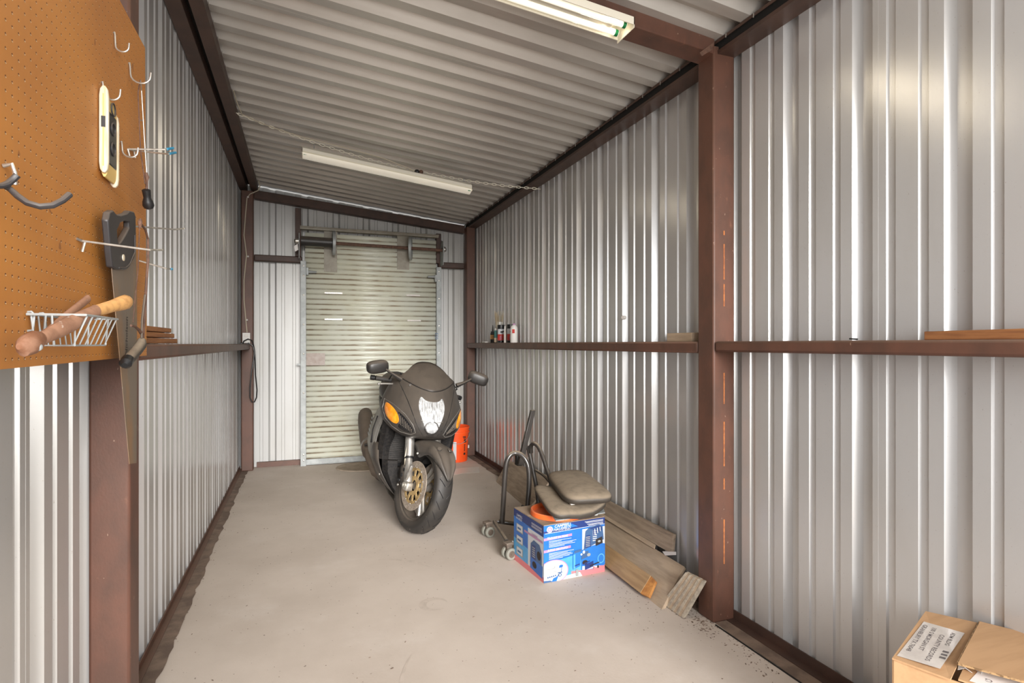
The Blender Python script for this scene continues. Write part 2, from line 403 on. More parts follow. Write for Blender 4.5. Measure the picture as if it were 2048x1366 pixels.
# base channels and dirty slab edges
def tg(name, mb, mt, **k):
    o = obj(name, mb, mt, **k); o['kind'] = 'structure'; return o
tg('baseboard_right', MB().span((RX_-.006, BY, 0), (RX_-.001, EY-.1, .045)).span((RX_-.045, BY, .001), (RX_-.006, EY-.1, .006)), M['steeldk'], smooth=0)
tg('baseboard_left', MB().span((LX+.001, BY, 0), (LX+.006, EY-.1, .03)).span((LX+.006, BY, .001), (LX+.03, EY-.1, .005)), M['steel'], smooth=0)
tg('baseboard_back', MB().span((-.43, EY-.075, 0), (.0, EY-.035, .05)).span((1.46, EY-.075, 0), (1.70, EY-.035, .05)), M['steel'], smooth=0)
def dirt_strip(name, x0, x1, wob):
    mb = MB(); a = []; b = []; yy = BY
    while yy < EY-.1:
        a.append(Vector((x0, yy, .0025))); b.append(Vector((x1+random.uniform(-wob, wob), yy, .0025))); yy += .06
    n = len(a); mb.add(a+b, [(j, j+1, n+j+1, n+j) for j in range(n-1)])
    return tg(name, mb, M['dirt'], smooth=0)
dirt_strip('trim_1', LX+.03, LX+.085, .008)
dirt_strip('trim_2', RX_-.045, RX_-.115, .008)
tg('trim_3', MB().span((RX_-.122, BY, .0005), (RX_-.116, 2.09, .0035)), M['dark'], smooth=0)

# ---- steel frame
def post(label, x0, x1, y0, y1, z1a, group=None, mt='steel', grp=None):
    o = obj('steel_post', MB().span((x0, y0, 0), (x1, y1, z1a)), M[mt], bevel=.008); return tag(o, label, 'post', grp)
post('near square red-brown steel post on the right wall, rust-streaked', 1.728, 1.845, 2.105, 2.215, roofZ(1.79)-.02)
post('near square red-brown steel post on the left wall, below the pegboard', -.585, -.48, 1.995, 2.10, 2.78)
post('far corner steel post left of the roll-up door', -.56, -.452, 6.20, 6.30, 2.76)
post('far corner steel post behind the motorcycle, right of the door', 1.728, 1.825, 6.20, 6.30, 2.56)
# rust streak on near right post
M['ruststreak'] = mat('orange_rust_streak', (.50, .17, .05), .8, 0, (.30, .10, .04), 60)
p0 = bpy.data.objects['steel_post']; 
for zc, h_ in ((1.75, .02), (1.62, .16), (1.47, .1), (1.05, .14), (.8, .2), (.62, .05), (.36, .2)):
    obj('rust_streak', MB().span((1.782, 2.1035, zc-h_/2), (1.788, 2.105, zc+h_/2)), M['ruststreak'], p0, smooth=0)
# girts: rectangular rails, top face at eye height
def rail(label, x0, x1, y0, y1, z0=1.205, z1=1.256, mt='steel'):
    return tag(obj('steel_rail', MB().span((x0, y0, z0), (x1, y1, z1)), M[mt], bevel=.009), label, 'rail')
rail('long brown rail along the right wall beyond the near post, carrying spray cans', 1.73, 1.843, 2.222, 6.195, 1.207, 1.262)
rail('near brown rail on the right wall in front of the post', 1.73, 1.843, BY+.1, 2.10, 1.215, 1.262)
rail('brown rail along the left wall beyond the pegboard', -.585, -.48, 2.105, 6.195, 1.197, 1.250)
rail('left wall rail hidden behind the pegboard bottom edge', -.585, -.482, BY+.1, 1.99, 1.21, 1.25)
rail('short brown rail left of the roll-up door', -.452, .0, 6.30, 6.36, 2.085, 2.15, 'steeldk')
rail('short brown rail right of the roll-up door', 1.43, 1.73, 6.30, 6.36, 2.10, 2.165, 'steeldk')
for x0, x1, side in ((-.065, -.01, 'left'), (1.405, 1.46, 'right')):
    o = obj('door_jamb', MB().span((x0, 6.30, 2.15), (x1, 6.36, roofZ(x0)-.17)), M['steeldk'], bevel=.004)
    tag(o, 'dark brown steel stub post above the %s door guide' % side, 'post')
def slope_beam(name, label, x0, x1, y0, y1, zt0, zt1, h_, mt):
    mb = MB().prism([(x0, y0, zt0-h_), (x1, y0, zt1-h_), (x1, y0, zt1), (x0, y0, zt0)], (0, y1-y0, 0))
    return tag(obj(name, mb, M[mt], bevel=.005), label, 'beam')
slope_beam('rafter', 'dark brown sloping rafter across the back wall above the door', -.45, 1.73, 6.29, 6.38, 2.795, 2.588, .085, 'steeldk')
slope_beam('rafter', 'near brown steel rafter crossing overhead to the right post', -.47, 1.735, 2.105, 2.215, 2.855-.005, 2.646-.022, .075, 'steel')
ws = MB().prism([onY(1400, 105, 2.10), onY(1430, 82, 2.10), onY(1424, 100, 2.10), onY(1404, 112, 2.10)], (0, .004, 0))
obj('weld_bead', ws, M['rust'], bpy.data.objects['rafter.001'])
# left eave: double-lipped channel
zr = roofZ(-.42)
ev = MB()
ev.span((-.585, BY, 2.796), (-.513, EY-.05, 2.87)); ev.span((-.478, BY, 2.785), (-.416, EY-.05, 2.852)); ev.span((-.513, BY, 2.86), (-.478, EY-.05, 2.868), m=1)  # black strip paints the shade in the recess between the lips
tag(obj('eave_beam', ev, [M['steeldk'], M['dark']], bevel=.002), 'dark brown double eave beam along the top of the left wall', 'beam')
# right eave: C channel open to the room
er = MB(); yA, yB = BY, EY-.06
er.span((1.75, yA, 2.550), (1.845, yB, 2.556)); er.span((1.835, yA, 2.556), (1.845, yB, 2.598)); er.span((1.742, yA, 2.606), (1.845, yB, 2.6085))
er.span((1.75, yA, 2.556), (1.753, yB, 2.566)); er.span((1.742, yA, 2.596), (1.745, yB, 2.606)); er.span((1.756, yA, 2.556), (1.834, yB, 2.606), m=1)  # last span is a black block painting the shade inside the channel
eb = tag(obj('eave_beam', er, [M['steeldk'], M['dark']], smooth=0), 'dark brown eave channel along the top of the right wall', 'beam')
cl = MB()
for kk in range(-24, 22):
    a = 3.10+kk*RP
    if a < BY: continue
    cl.prism([(1.80, a+.002, roofZ(1.80)), (1.80, a+.034, roofZ(1.80)+.036), (1.80, a+.078, roofZ(1.80)+.036), (1.80, a+.104, roofZ(1.80))], (.03, 0, 0))
obj('foam_closure', cl, M['dark'], eb, kind='stuff')
sb = MB()
for kk in range(-14, 21):
    a = 3.02+kk*RP*1.0
    sb.tube([(1.741, a, 2.606), (1.739, a, 2.589)], .0025, 5)
obj('screw_tip', sb, M['chrome'], eb, kind='stuff')
sb = MB()
for kk in range(0, 21):
    a = 3.02+kk*RP; sb.tube([(-.412, a, 2.855), (-.411, a, 2.835)], .002, 5)
obj('screw_tip', sb, M['chrome'], bpy.data.objects['eave_beam'], kind='stuff')

# ================================================================ ROLL-UP DOOR
DY = 6.30
door = setting('door_1', (.71, DY, 0))
x0, x1 = .03, 1.40
base = None
nsl = int((2.43-Z0)/PITCH)
for i in range(nsl):
    z = Z0+i*PITCH
    prof = [(0, 0), (.004, -.006), (.011, -.006), (.016, .004), (.030, .008), (.044, .006), (.0515, .001), (PITCH, 0)]
    if base is None:
        mb = MB(); a = [Vector((x0, DY-d, z+q)) for q, d in prof]; b = [Vector((x1, DY-d, z+q)) for q, d in prof]
        n = len(a); mb.add(a+b, [(j, j+1, n+j+1, n+j) for j in range(n-1)])
        base = obj('slat', mb, M['curtain'], door, solid=.001, smooth=50)
    else:
        c = base.copy(); COL.objects.link(c); c.location = base.location+Vector((0, 0, i*PITCH))
obj('top_bar', MB().prism([(-.02, DY-.05, 2.425), (1.42, DY-.05, 2.425), (1.42, DY-.05, 2.455), (-.02, DY-.05, 2.455)], (0, .06, 0)).tube([(-.02, DY-.055, 2.45), (1.42, DY-.055, 2.45)], .008), M['tape'], door, bevel=.002)
obj('bottom_bar', MB().span((x0-.005, DY-.02, .005), (x1, DY+.01, .062)).span((x0, DY-.03, .005), (x1, DY-.02, .012)), M['galv'], door, bevel=.002)
for xx in (-.015, 1.395):
    gd = obj('guide_rail', MB().span((xx, DY-.055, 0), (xx+.055, DY-.02, 2.10)), M['galv'], door, bevel=.003)
    for zz in (.06, .12, .75, 1.15, 1.45, 1.75, 1.95, 2.05):
        obj('bolt', MB().lathe([(0.001, 0), (.009, 0), (.008, .006), (.001, .008)], (xx+.03, DY-.055, zz), (0, -1, 0), 8), M['chrome'], gd)
    sgn = 1 if xx < .5 else -1
    xo = xx+(.055 if sgn > 0 else 0)
    st_ = MB().span((xo, DY-.075, 1.955+(.0 if sgn > 0 else -.02)), (xo+sgn*.022, DY-.03, 2.03+(.0 if sgn > 0 else -.02))).tube([(xo, DY-.06, 1.99), (xo+sgn*.10, DY-.06, 1.988)], [.016, .011], 8)
    obj('curtain_stop', st_, M['galv'], door, bevel=.002)
# spring shaft, wheels, brackets, tape strips
obj('spring_tube', MB().lathe([(.01, 0), (.048, 0), (.048, .335), (.01, .335)], (-.01, 6.17, 2.29), (1, 0, -.01), 20), M['black'], door)
obj('axle_pipe', MB().tube([(.30, 6.17, 2.285), (1.445, 6.17, 2.275)], .017, 10), M['rust'], door)
obj('drum_wheel', MB().lathe([(.09, 0), (.125, 0), (.125, .028), (.09, .028)], (.292, 6.17, 2.285), (1, 0, 0), 28, loop=True).lathe([(.02, .01), (.1, .01), (.1, .016), (.02, .016)], (.292, 6.17, 2.285), (1, 0, 0), 28, loop=True), M['galv'], door)
obj('drum_wheel', MB().lathe([(.09, 0), (.125, 0), (.125, .028), (.09, .028)], (1.08, 6.17, 2.278), (1, -.25, 0), 28, loop=True).lathe([(.02, .01), (.1, .01), (.1, .016), (.02, .016)], (1.08, 6.17, 2.278), (1, -.25, 0), 28, loop=True), M['galv'], door)
for xx, s_ in ((-.03, 1), (1.44, -1)):
    bk = obj('shaft_bracket', MB().prism([(xx, 6.13, 2.11), (xx, 6.25, 2.11), (xx, 6.28, 2.25), (xx, 6.22, 2.39), (xx, 6.12, 2.36), (xx, 6.11, 2.22)], (.006, 0, 0)), M['galv'], door, bevel=.001)
    obj('shaft_hub', MB().lathe([(.001, 0), (.03, 0), (.03, .03), (.016, .045), (.001, .045)], (xx, 6.17, 2.285), (-s_, 0, 0), 14), M['chrome'], bk)
    if s_ > 0: obj('paper_tag', MB().prism([(xx-.035, 6.12, 2.17), (xx-.005, 6.12, 2.19), (xx-.01, 6.12, 2.25), (xx-.045, 6.12, 2.225)], (0, .002, 0)), M['labelw'], bk, smooth=0)
for (a, b, zb) in ((.215, .345, 2.0), (.97, 1.10, 2.06)):
    obj('felt_strip', MB().prism([(a, DY-.014, zb), (b, DY-.014, zb+.002), (b, DY-.014, 2.425), (a, DY-.014, 2.425)], (0, .003, 0)), M['tape'], door, smooth=0)
M['patch'] = mat('brown_patch', (.38, .31, .27), .6, 0, (.46, .40, .37), 20)
obj('tape_patch', MB().span((.03, DY-.0125, 1.03), (.225, DY-.0105, 1.155)), M['patch'], door, smooth=0)
for (a, b, zz) in ((.22, .40, 1.775), (1.07, 1.22, 1.775), (.22, .40, 1.50), (1.08, 1.23, 1.50)):
    obj('tape_strip', MB().span((a, DY-.0105, zz), (b, DY-.009, zz+.016)), M['label'], door, smooth=0)
obj('latch', MB().span((-.05, DY-.05, 1.03), (-.012, DY-.03, 1.05)), M['galv'], door)
wr = text_mb('053', .05, (1.412, DY-.0565, 1.30), (0, 0, 1), (-1, 0, 0)); obj('lettering', wr, M['steelblue'], door, smooth=0)


# ================================================================ PEGBOARD AND ITS TOOLS
PX = -.468      # room face of the board
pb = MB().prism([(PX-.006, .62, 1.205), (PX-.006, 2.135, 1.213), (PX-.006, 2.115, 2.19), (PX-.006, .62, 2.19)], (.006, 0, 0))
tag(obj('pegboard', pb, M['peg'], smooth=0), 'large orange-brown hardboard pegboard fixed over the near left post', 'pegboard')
def W(px, py, out=0.0): return onX(px, py, PX+out)
def jhook(label, px, py, down=.042, out=.03, up=.02, r=.0022, mt='chrome', name='pegboard_hook', bend=0.0):
    p = W(px, py, .003); pts = [p+Vector((-.004, 0, .0)), p+Vector((.0, 0, .002)), p+Vector((.001, 0, -.008)), p+Vector((.002, 0, -down+out*.3))]
    for i in range(0, 9):
        a = math.pi*i/8
        pts.append(p+Vector((.002+out/2-out/2*math.cos(a), bend*i/8, -down+out*.3-math.sin(a)*out*.45)))
    pts.append(pts[-1]+Vector((.001, 0, up*.6)))
    return tag(obj(name, MB().tube(pts, r, 8), M[mt]), label, 'hook')
jhook('empty curved silver hook highest on the pegboard', 229, 66)
jhook('wide curved silver hook at board edge holding the thin rod saw', 259, 127, .045, .05, .02, .0026)
jhook('small silver hook holding the cream wooden level', 205, 165, .035, .035, .022)
jhook('small curved silver hook above the double blue-tipped prong', 243, 284, .034, .036, .02, .0024)
# big dark bicycle hook
p = W(9, 332, .004)
bh = thing('utility_hook', 'large dark rubber-coated double hook at the left edge of the pegboard', 'hook', p)
obj('shank', MB().tube([p+Vector((-.002, 0, .0)), p+Vector((.01, 0, .004)), p+Vector((.014, 0, -.01)), p+Vector((.014, 0, -.03))], .0035, 8), M['chrome'], bh, label='bare silver shank')
c0 = p+Vector((.014, 0, -.032))
q = [c0+Vector((-.01, -.03, -.010)), c0+Vector((0, -.01, -.006))]
A = [onX(-14, 372, -.44), onX(2, 372, -.435), onX(15, 368, -.43), onX(27, 358, -.425), onX(35, 350, -.42)]
obj('coated_prong', MB().tube(A, [.004, .0045, .005, .005, .005], 10), M['sawgrip'], bh)
B_ = [onX(8, 372, -.435), onX(20, 378, -.43), onX(35, 392, -.42), onX(55, 406, -.405), onX(80, 413, -.39), onX(105, 411, -.375), onX(125, 401, -.365), onX(139, 389, -.36)]
obj('coated_prong', MB().tube(B_, [.004, .0045, .005, .005, .005, .005, .005, .0052], 10), M['sawgrip'], bh)
# long straight pegs
def peg(label, base, tip, end, mt='chrome', tipcol=None, clip=True, r=.0025):
    t = thing('pegboard_peg', label, 'hook', base)
    mid = base+(tip-base)*.93
    obj('rod', MB().tube([base, base+(tip-base)*.3, tip, end], r, 8), M['chrome'], t)
    if clip:
        obj('clip', MB().tube([base+Vector((-.002, -.012, .002)), base+Vector((.004, .0, .0)), base+Vector((.006, .012, -.002))], .003, 6).tube([base+Vector((.01, .004, .0)), base+Vector((.004, .006, -.024))], .003, 6), M['chrome'], t)
    if tipcol: obj('tip', MB().tube([end-(end-tip).normalized()*.004, end+(end-tip).normalized()*.012], .0036, 8), M[tipcol], t)
    return t
peg('long silver peg crossing in front of the handsaw handle', W(158, 481, .002), onX(300, 500, -.335), onX(324, 500, -.325))
peg('long silver peg through the handsaw handle hole', W(248, 451, .006), onX(350, 459, -.372), onX(368, 457, -.365), clip=False)
peg('silver peg with a blue tip behind the bow saw', W(273, 520, -.004), onX(332, 537, -.40), onX(342, 538, -.395), tipcol='bluet', clip=False)
dp = thing('double_prong_hook', 'double silver prong hook with two blue tips near the board edge', 'hook', W(262, 299, .002))
b0 = W(255, 298, .002); b1 = W(268, 301, .002)
obj('bracket', MB().tube([b0, b0+Vector((.004, .004, -.018))], .0028, 6).tube([b1+Vector((0, -.004, 0)), b1+Vector((.003, 0, -.022))], .0028, 6).tube([b0+Vector((.002, 0, 0)), b1+Vector((.003, 0, 0))], .003, 6), M['chrome'], dp)
for (s_, a, b) in ((b0, (330, 299), (342, 297)), (b1, (335, 308), (347, 306))):
    rt = onX(*a, -.375); en = onX(*b, -.37)
    pr = obj('prong', MB().tube([s_, s_+(rt-s_)*.3, rt, en], .0024, 8), M['chrome'], dp)
    obj('tip', MB().tube([rt+(en-rt)*.3, en+(en-rt)*.35], .0038, 8), M['bluet'], pr)
# cream wooden spirit level hanging on its hook
lv = thing('spirit_level', 'cream wooden spirit level with black vial plate hanging from a hook', 'level', W(214, 260, .01))
YL = onX(207, 260, PX+.012).y
zt, zb_ = onX(207, 170, PX+.012).z, onX(212, 352, PX+.012).z
def leaf(x0, x1, y, z0, z1, n=8):
    h = z1-z0; pts = []
    for s_ in range(n+1):
        t = s_/n; pts.append((x0, t))
    prof = [(0, .35), (.04, .1), (.12, 0), (.88, 0), (.96, .1), (1, .35)]
    L_ = [Vector((x0+(x1-x0)*c, y, z0+h*t)) for t, c in prof]; R_ = [Vector((x1-(x1-x0)*c, y, z0+h*t)) for t, c in reversed(prof)]
    return L_+R_
def lprism(x0, x1, ya, yb, z0, z1): return MB().prism(leaf(x0, x1, ya, z0, z1), (0, yb-ya, 0))
obj('body', lprism(PX+.004, PX+.018, YL+.010, YL+.082, zb_-.004, zt-.020), M['yellowwood'], lv, bevel=.001)
obj('side_leaf', lprism(PX+.002, PX+.022, YL, YL+.010, zb_+.004, zt), M['cream'], lv, bevel=.002)
obj('side_leaf', lprism(PX+.002, PX+.022, YL+.082, YL+.092, zb_-.012, zt-.040), M['cream'], lv, bevel=.002)
obj('black_inset', MB().span((PX+.010, YL+.014, zb_+.030), (PX+.0195, YL+.079, zt-.055)), M['blacknd'], lv, bevel=.003)
obj('slot', MB().span((PX+.007, YL-.0006, zb_+.115), (PX+.016, YL+.001, zb_+.142)), M['blacknd'], lv, smooth=0)
obj('stripe', MB().span((PX+.010, YL-.0005, zb_+.02), (PX+.013, YL+.001, zt-.02)), M['yellowwood'], lv, smooth=0)
for zz in (.055, .105, .155):
    obj('vial', MB().lathe([(.014, 0), (.017, 0), (.017, .003), (.014, .003)], (PX+.0193, YL+.046, zb_+zz+.02), (1, 0, 0), 18, loop=True), M['sawgrip'], lv)
# thin rod saw with bulb handle
th = thing('rod_saw', 'thin two-rod saw frame with a black bulb handle at the board edge', 'saw', onX(292, 400, -.44))
t0, t1 = onX(281, 160, -.448), onX(294, 372, -.43)
obj('frame_rod', MB().tube([t0, onX(276, 185, -.45), onX(281, 300, -.445), onX(290, 368, -.43)], .0018, 6), M['rust'], th)
obj('frame_rod', MB().tube([t0, onX(283, 182, -.44), onX(290, 300, -.435), onX(295, 368, -.43)], .0015, 6), M['chrome'], th)
obj('cross_wire', MB().tube([onX(278, 240, -.45), onX(285, 241, -.44)], .002, 6), M['chrome'], th)
obj('ferrule', MB().tube([onX(292, 345, -.432), onX(294, 355, -.43), onX(294, 362, -.43), onX(293, 380, -.43)], [.004, .006, .003, .004], 8), M['rust'], th)
hd = onX(292, 378, -.43); hb = onX(298, 419, -.428)
obj('handle', MB().tube([hd+(hb-hd)*t for t in (0, .05, .3, .42, .6, .8, .93, 1)], [.006, .0115, .0105, .010, .014, .0155, .012, .004], 14), M['blacknd'], th)
# hand saw
SX = -.440
def S(px, py): return onX(px, py, SX)
hs = thing('hand_saw', 'hand saw with long dusty tapered blade and black closed handle', 'saw', S(250, 700))
blade = MB().prism([S(222, 536), S(270, 432), S(273, 600), S(272, 926), S(258, 928), S(257, 918)], (.0015, 0, 0))
bl = obj('blade', blade, M['blade'], hs, smooth=0)
tx = text_mb('Nicholson', .030, S(253, 712)+Vector((.0022, 0, 0)), (0, .05, 1), (0, -1, .05), sx=.85); obj('lettering', tx, M['print_k'], bl, smooth=0)
outer = [(212, 424), (219, 420), (226, 428), (234, 430), (248, 426), (253, 421), (262, 423), (265, 432), (265, 452), (265, 500), (262, 516), (252, 534), (246, 539), (226, 539), (218, 534), (214, 500), (211, 460), (209, 440)]
inner = [(231, 452), (234, 445), (244, 441), (252, 444), (252, 455), (246, 466), (236, 482), (231, 487), (228, 480), (227, 460)]
bmh = bmesh.new()
def ringv(pts, x): return [bmh.verts.new(onX(px, py, SX)+Vector((x, 0, 0))) for px, py in pts]
for x in (-.007, .008):
    vo = ringv(outer, x); vi = ringv(inner, x)
    ed = [bmh.edges.new((vo[i], vo[(i+1) % len(vo)])) for i in range(len(vo))]+[bmh.edges.new((vi[i], vi[(i+1) % len(vi)])) for i in range(len(vi))]
    bmesh.ops.triangle_fill(bmh, use_beauty=True, edges=ed)
    if x < 0: a_o, a_i = vo, vi
    else:
        for A_, B2 in ((a_o, vo), (a_i, vi)):
            for i in range(len(A_)): bmh.faces.new((A_[i], A_[(i+1) % len(A_)], B2[(i+1) % len(A_)], B2[i]))
bmh.verts.index_update(); hm = MB(); hm.add([v.co.copy() for v in bmh.verts], [tuple(v.index for v in f.verts) for f in bmh.faces]); bmh.free()
hh = obj('handle', hm, M['sawgrip'], hs, bevel=.003)
bs_ = [S(*q)+Vector((.0, -.002, 0)) for q in ((214, 428), (215, 460), (219, 500), (223, 530))]
obj('handle_spine', MB().tube([q+Vector((-.001, .004, 0)) for q in bs_], [.0085, .009, .0085, .0075], 10), M['sawgrip'], hs)
obj('badge', MB().lathe([(.001, 0), (.0085, 0), (.0085, .002), (.001, .0025)], S(239, 515)+Vector((.008, 0, 0)), (1, 0, 0), 16), M['cream'], hh)
obj('raised_rib', MB().tube([S(*q)+Vector((.0085, 0, 0)) for q in ((262, 470), (262, 505), (252, 528), (244, 535), (230, 535))], .0018, 6), M['sawgrip'], hh)
# bow saw / coping frame
bw = thing('bow_saw', 'rusty bow saw with black and tan grip hanging beside the hand saw', 'saw', onX(284, 600, -.41))
BX = -.412
def Q(px, py, x=BX): return onX(px, py, x)
obj('blade', MB().tube([Q(279, 455), Q(276, 540), Q(270, 600), Q(266, 645)], .0022, 6, flat=.6), M['rust'], bw)
obj('frame', MB().tube([Q(279, 448), Q(284, 450), Q(291, 460), Q(296, 478), Q(296, 520), Q(293, 560), Q(290, 620), Q(285, 680)], [.003, .003, .003, .003, .0036, .0036, .0036, .0045], 8), M['rust'], bw)
obj('frame_tongue', MB().tube([Q(290, 590, BX+.002), Q(284, 640, BX+.002), Q(283, 676, BX+.002)], .003, 6), M['exh'], bw)
obj('blade_clamp', MB().tube([Q(262, 651), Q(270, 653), Q(278, 660), Q(284, 668)], [.003, .003, .004, .005], 8), M['rust'], bw)
obj('top_knob', MB().tube([Q(281, 438), Q(280, 444), Q(280, 452), Q(279, 456)], [.003, .006, .004, .003], 8), M['rust'], bw)
gp = [Q(284, 680), Q(282, 690), Q(272, 703), Q(262, 714), Q(255, 722), Q(251, 727)]
obj('grip', MB().tube(gp, [.010, .0135, .0135, .0135, .0125, .010], 12), M['seat'], bw)
obj('end_cap', MB().tube([Q(256, 719), Q(251, 727), Q(249, 731)], [.0142, .0145, .007], 12), M['blacknd'], bw)
for k in (-1, 0, 1): obj('grip_line', MB().tube([Q(284+k*2, 695+k), Q(270+k*3, 712+k), Q(262+k*3, 722+k)], .0012, 5, ), M['cream'], bw)
# wire basket
wb = thing('wire_basket', 'galvanised wire basket clipped low on the pegboard', 'basket', onX(110, 690, -.42))
Ya = onX(50, 628, PX).y; q_ = onY(172, 630, Ya); Xo, Zt = q_.x, q_.z; Yb = onX(235, 632, Xo).y; Zb = onY(150, 691, Ya).z
def wires(name, paths, r=.0022): return [obj(name, MB().tube(pp, r, 6), M['galv'], wb) for pp in paths]
i0 = .018
Zt_ = Zt
wires('rim_wire', [[(PX+.002, Ya, Zt), (Xo, Ya, Zt), (Xo, Yb, Zt), (PX+.002, Yb, Zt)]], .0024)
wires('rim_wire', [[(PX+.006, Ya, Zt), (PX+.006, Yb, Zt)]], .0023)
fr = []
for k in range(7):
    yy = Ya+.008+k*(Yb-Ya-.016)/6
    fr.append([(PX+.006, yy, Zt), (PX+.012, yy, Zb), (Xo-.022, yy, Zb), (Xo, yy, Zt)])
wires('basket_wire', fr, .0018)
wires('side_wire', [[(PX+.04, Ya, Zt), (PX+.04, Ya+.008, Zb), (PX+.04, Yb-.008, Zb), (PX+.04, Yb, Zt)], [(PX+.075, Ya, Zt), (PX+.072, Ya+.008, Zb), (PX+.072, Yb-.008, Zb), (PX+.075, Yb, Zt)]], .0018)
wires('hanging_hook', [[(PX-.001, yy, Zt-.03), (PX+.008, yy, Zt-.028), (PX+.01, yy, Zt), (PX+.006, yy, Zt+.005), (PX-.002, yy, Zt+.004)] for yy in (Ya+.01, Ya+.06)], .0022)
# hatchet lying through the basket, and a flat wooden handle behind it
ht = thing('hatchet', 'small hatchet with a varnished wooden handle lying in the wire basket', 'hatchet', onX(110, 660, -.40))
ha = onX(72, 683, -.412); hm_ = onX(192, 622, -.385); hz = onX(258, 602, -.36)
def flatbar(path, wv, r0, mbx=None):   # tube with an elliptic section, r0 = [(half height, half width)]
    rings = []
    for i, p_ in enumerate(path):
        p_ = Vector(p_); t = (Vector(path[min(i+1, len(path)-1)])-Vector(path[max(i-1, 0)])).normalized()
        sx_ = Vector(wv).cross(t).normalized(); up_ = t.cross(sx_).normalized()
        rings.append([p_+up_*math.cos(a)*r0[i][0]+sx_*math.sin(a)*r0[i][1] for a in [2*math.pi*j/12 for j in range(12)]])
    return (mbx or MB()).loft(rings)
mid = [hm_+(hz-hm_)*t for t in (0, .25, .5, .72, .88, .96, 1)]
obj('handle', flatbar(mid, (0, 0, 1), [(.012, .009), (.0125, .010), (.013, .011), (.0155, .013), (.0165, .014), (.013, .011), (.004, .004)]), M['woodlt'], ht)
low = [ha+(hm_-ha)*t for t in (0, .35, .7, 1)]
obj('dusty_shaft', flatbar(low, (0, 0, 1), [(.010, .009), (.0145, .011), (.015, .0105), (.0128, .0095)]), M['woodold'], ht, label='dusty worn lower shaft')
hd_ = onX(58, 688, -.415)
M['head'] = mat('rusty_hammer_head', (.20, .085, .042), .7, .1, (.27, .14, .085), 40, bump=.2, bscale=90)
obj('head', flatbar([onX(80, 676, -.41), onX(70, 682, -.412), onX(60, 688, -.414), onX(46, 694, -.418), onX(38, 692, -.42)], (0, 0, 1), [(.012, .010), (.018, .013), (.0185, .014), (.016, .012), (.006, .005)]), M['head'], ht)
obj('head_cap', MB().ball(onX(76, 694, -.405), .007, 10), M['galv'], ht)
fh = flatbar([onX(96, 664, -.44), onX(130, 634, -.44), onX(176, 597, -.435)], (0, 0, 1), [(.008, .006), (.0085, .006), (.009, .006)])
tag(obj('wooden_stick', fh, M['woodold'], bevel=.001), 'short worn flat wooden stick behind the hatchet in the basket', 'stick')
# lumber offcuts on the left rail
for k, (zz, y1, mt) in enumerate(((1.252, 2.80, 'redwood'), (1.275, 2.76, 'redwood'), (1.296, 2.72, 'redwood'))):
    tag(obj('lumber_offcut', MB().span((-.575+.004*k, 2.25, zz), (-.50-.004*k, y1, zz+(.018 if k else .020))), M[mt], bevel=.002),
        ('orange-brown lumber offcut on left rail, bottom of stack', 'orange-brown lumber offcut on left rail, middle of stack', 'orange-brown lumber offcut on left rail, top of stack')[k], 'wood', 'offcuts on the left rail')
tag(obj('lumber_offcut', MB().span((1.76, 2.30, 1.262), (1.80, 2.50, 1.305)), M['board'], bevel=.002), 'short grey lumber block on right rail beyond the near post', 'wood')
tag(obj('lumber_strip', MB().prism([(1.78, .55, 1.262), (1.78, 1.215, 1.262), (1.78, 1.215, 1.288), (1.78, .55, 1.295)], (.04, 0, 0)), M['redwood'], bevel=.002), 'long orange-brown lumber strip on near right rail', 'wood')
tag(obj('screw', MB().tube([(1.77, 1.43, 1.266), (1.77, 1.46, 1.268)], .003, 6), M['dark']), 'small dark screw lying on the near right rail', 'screw')

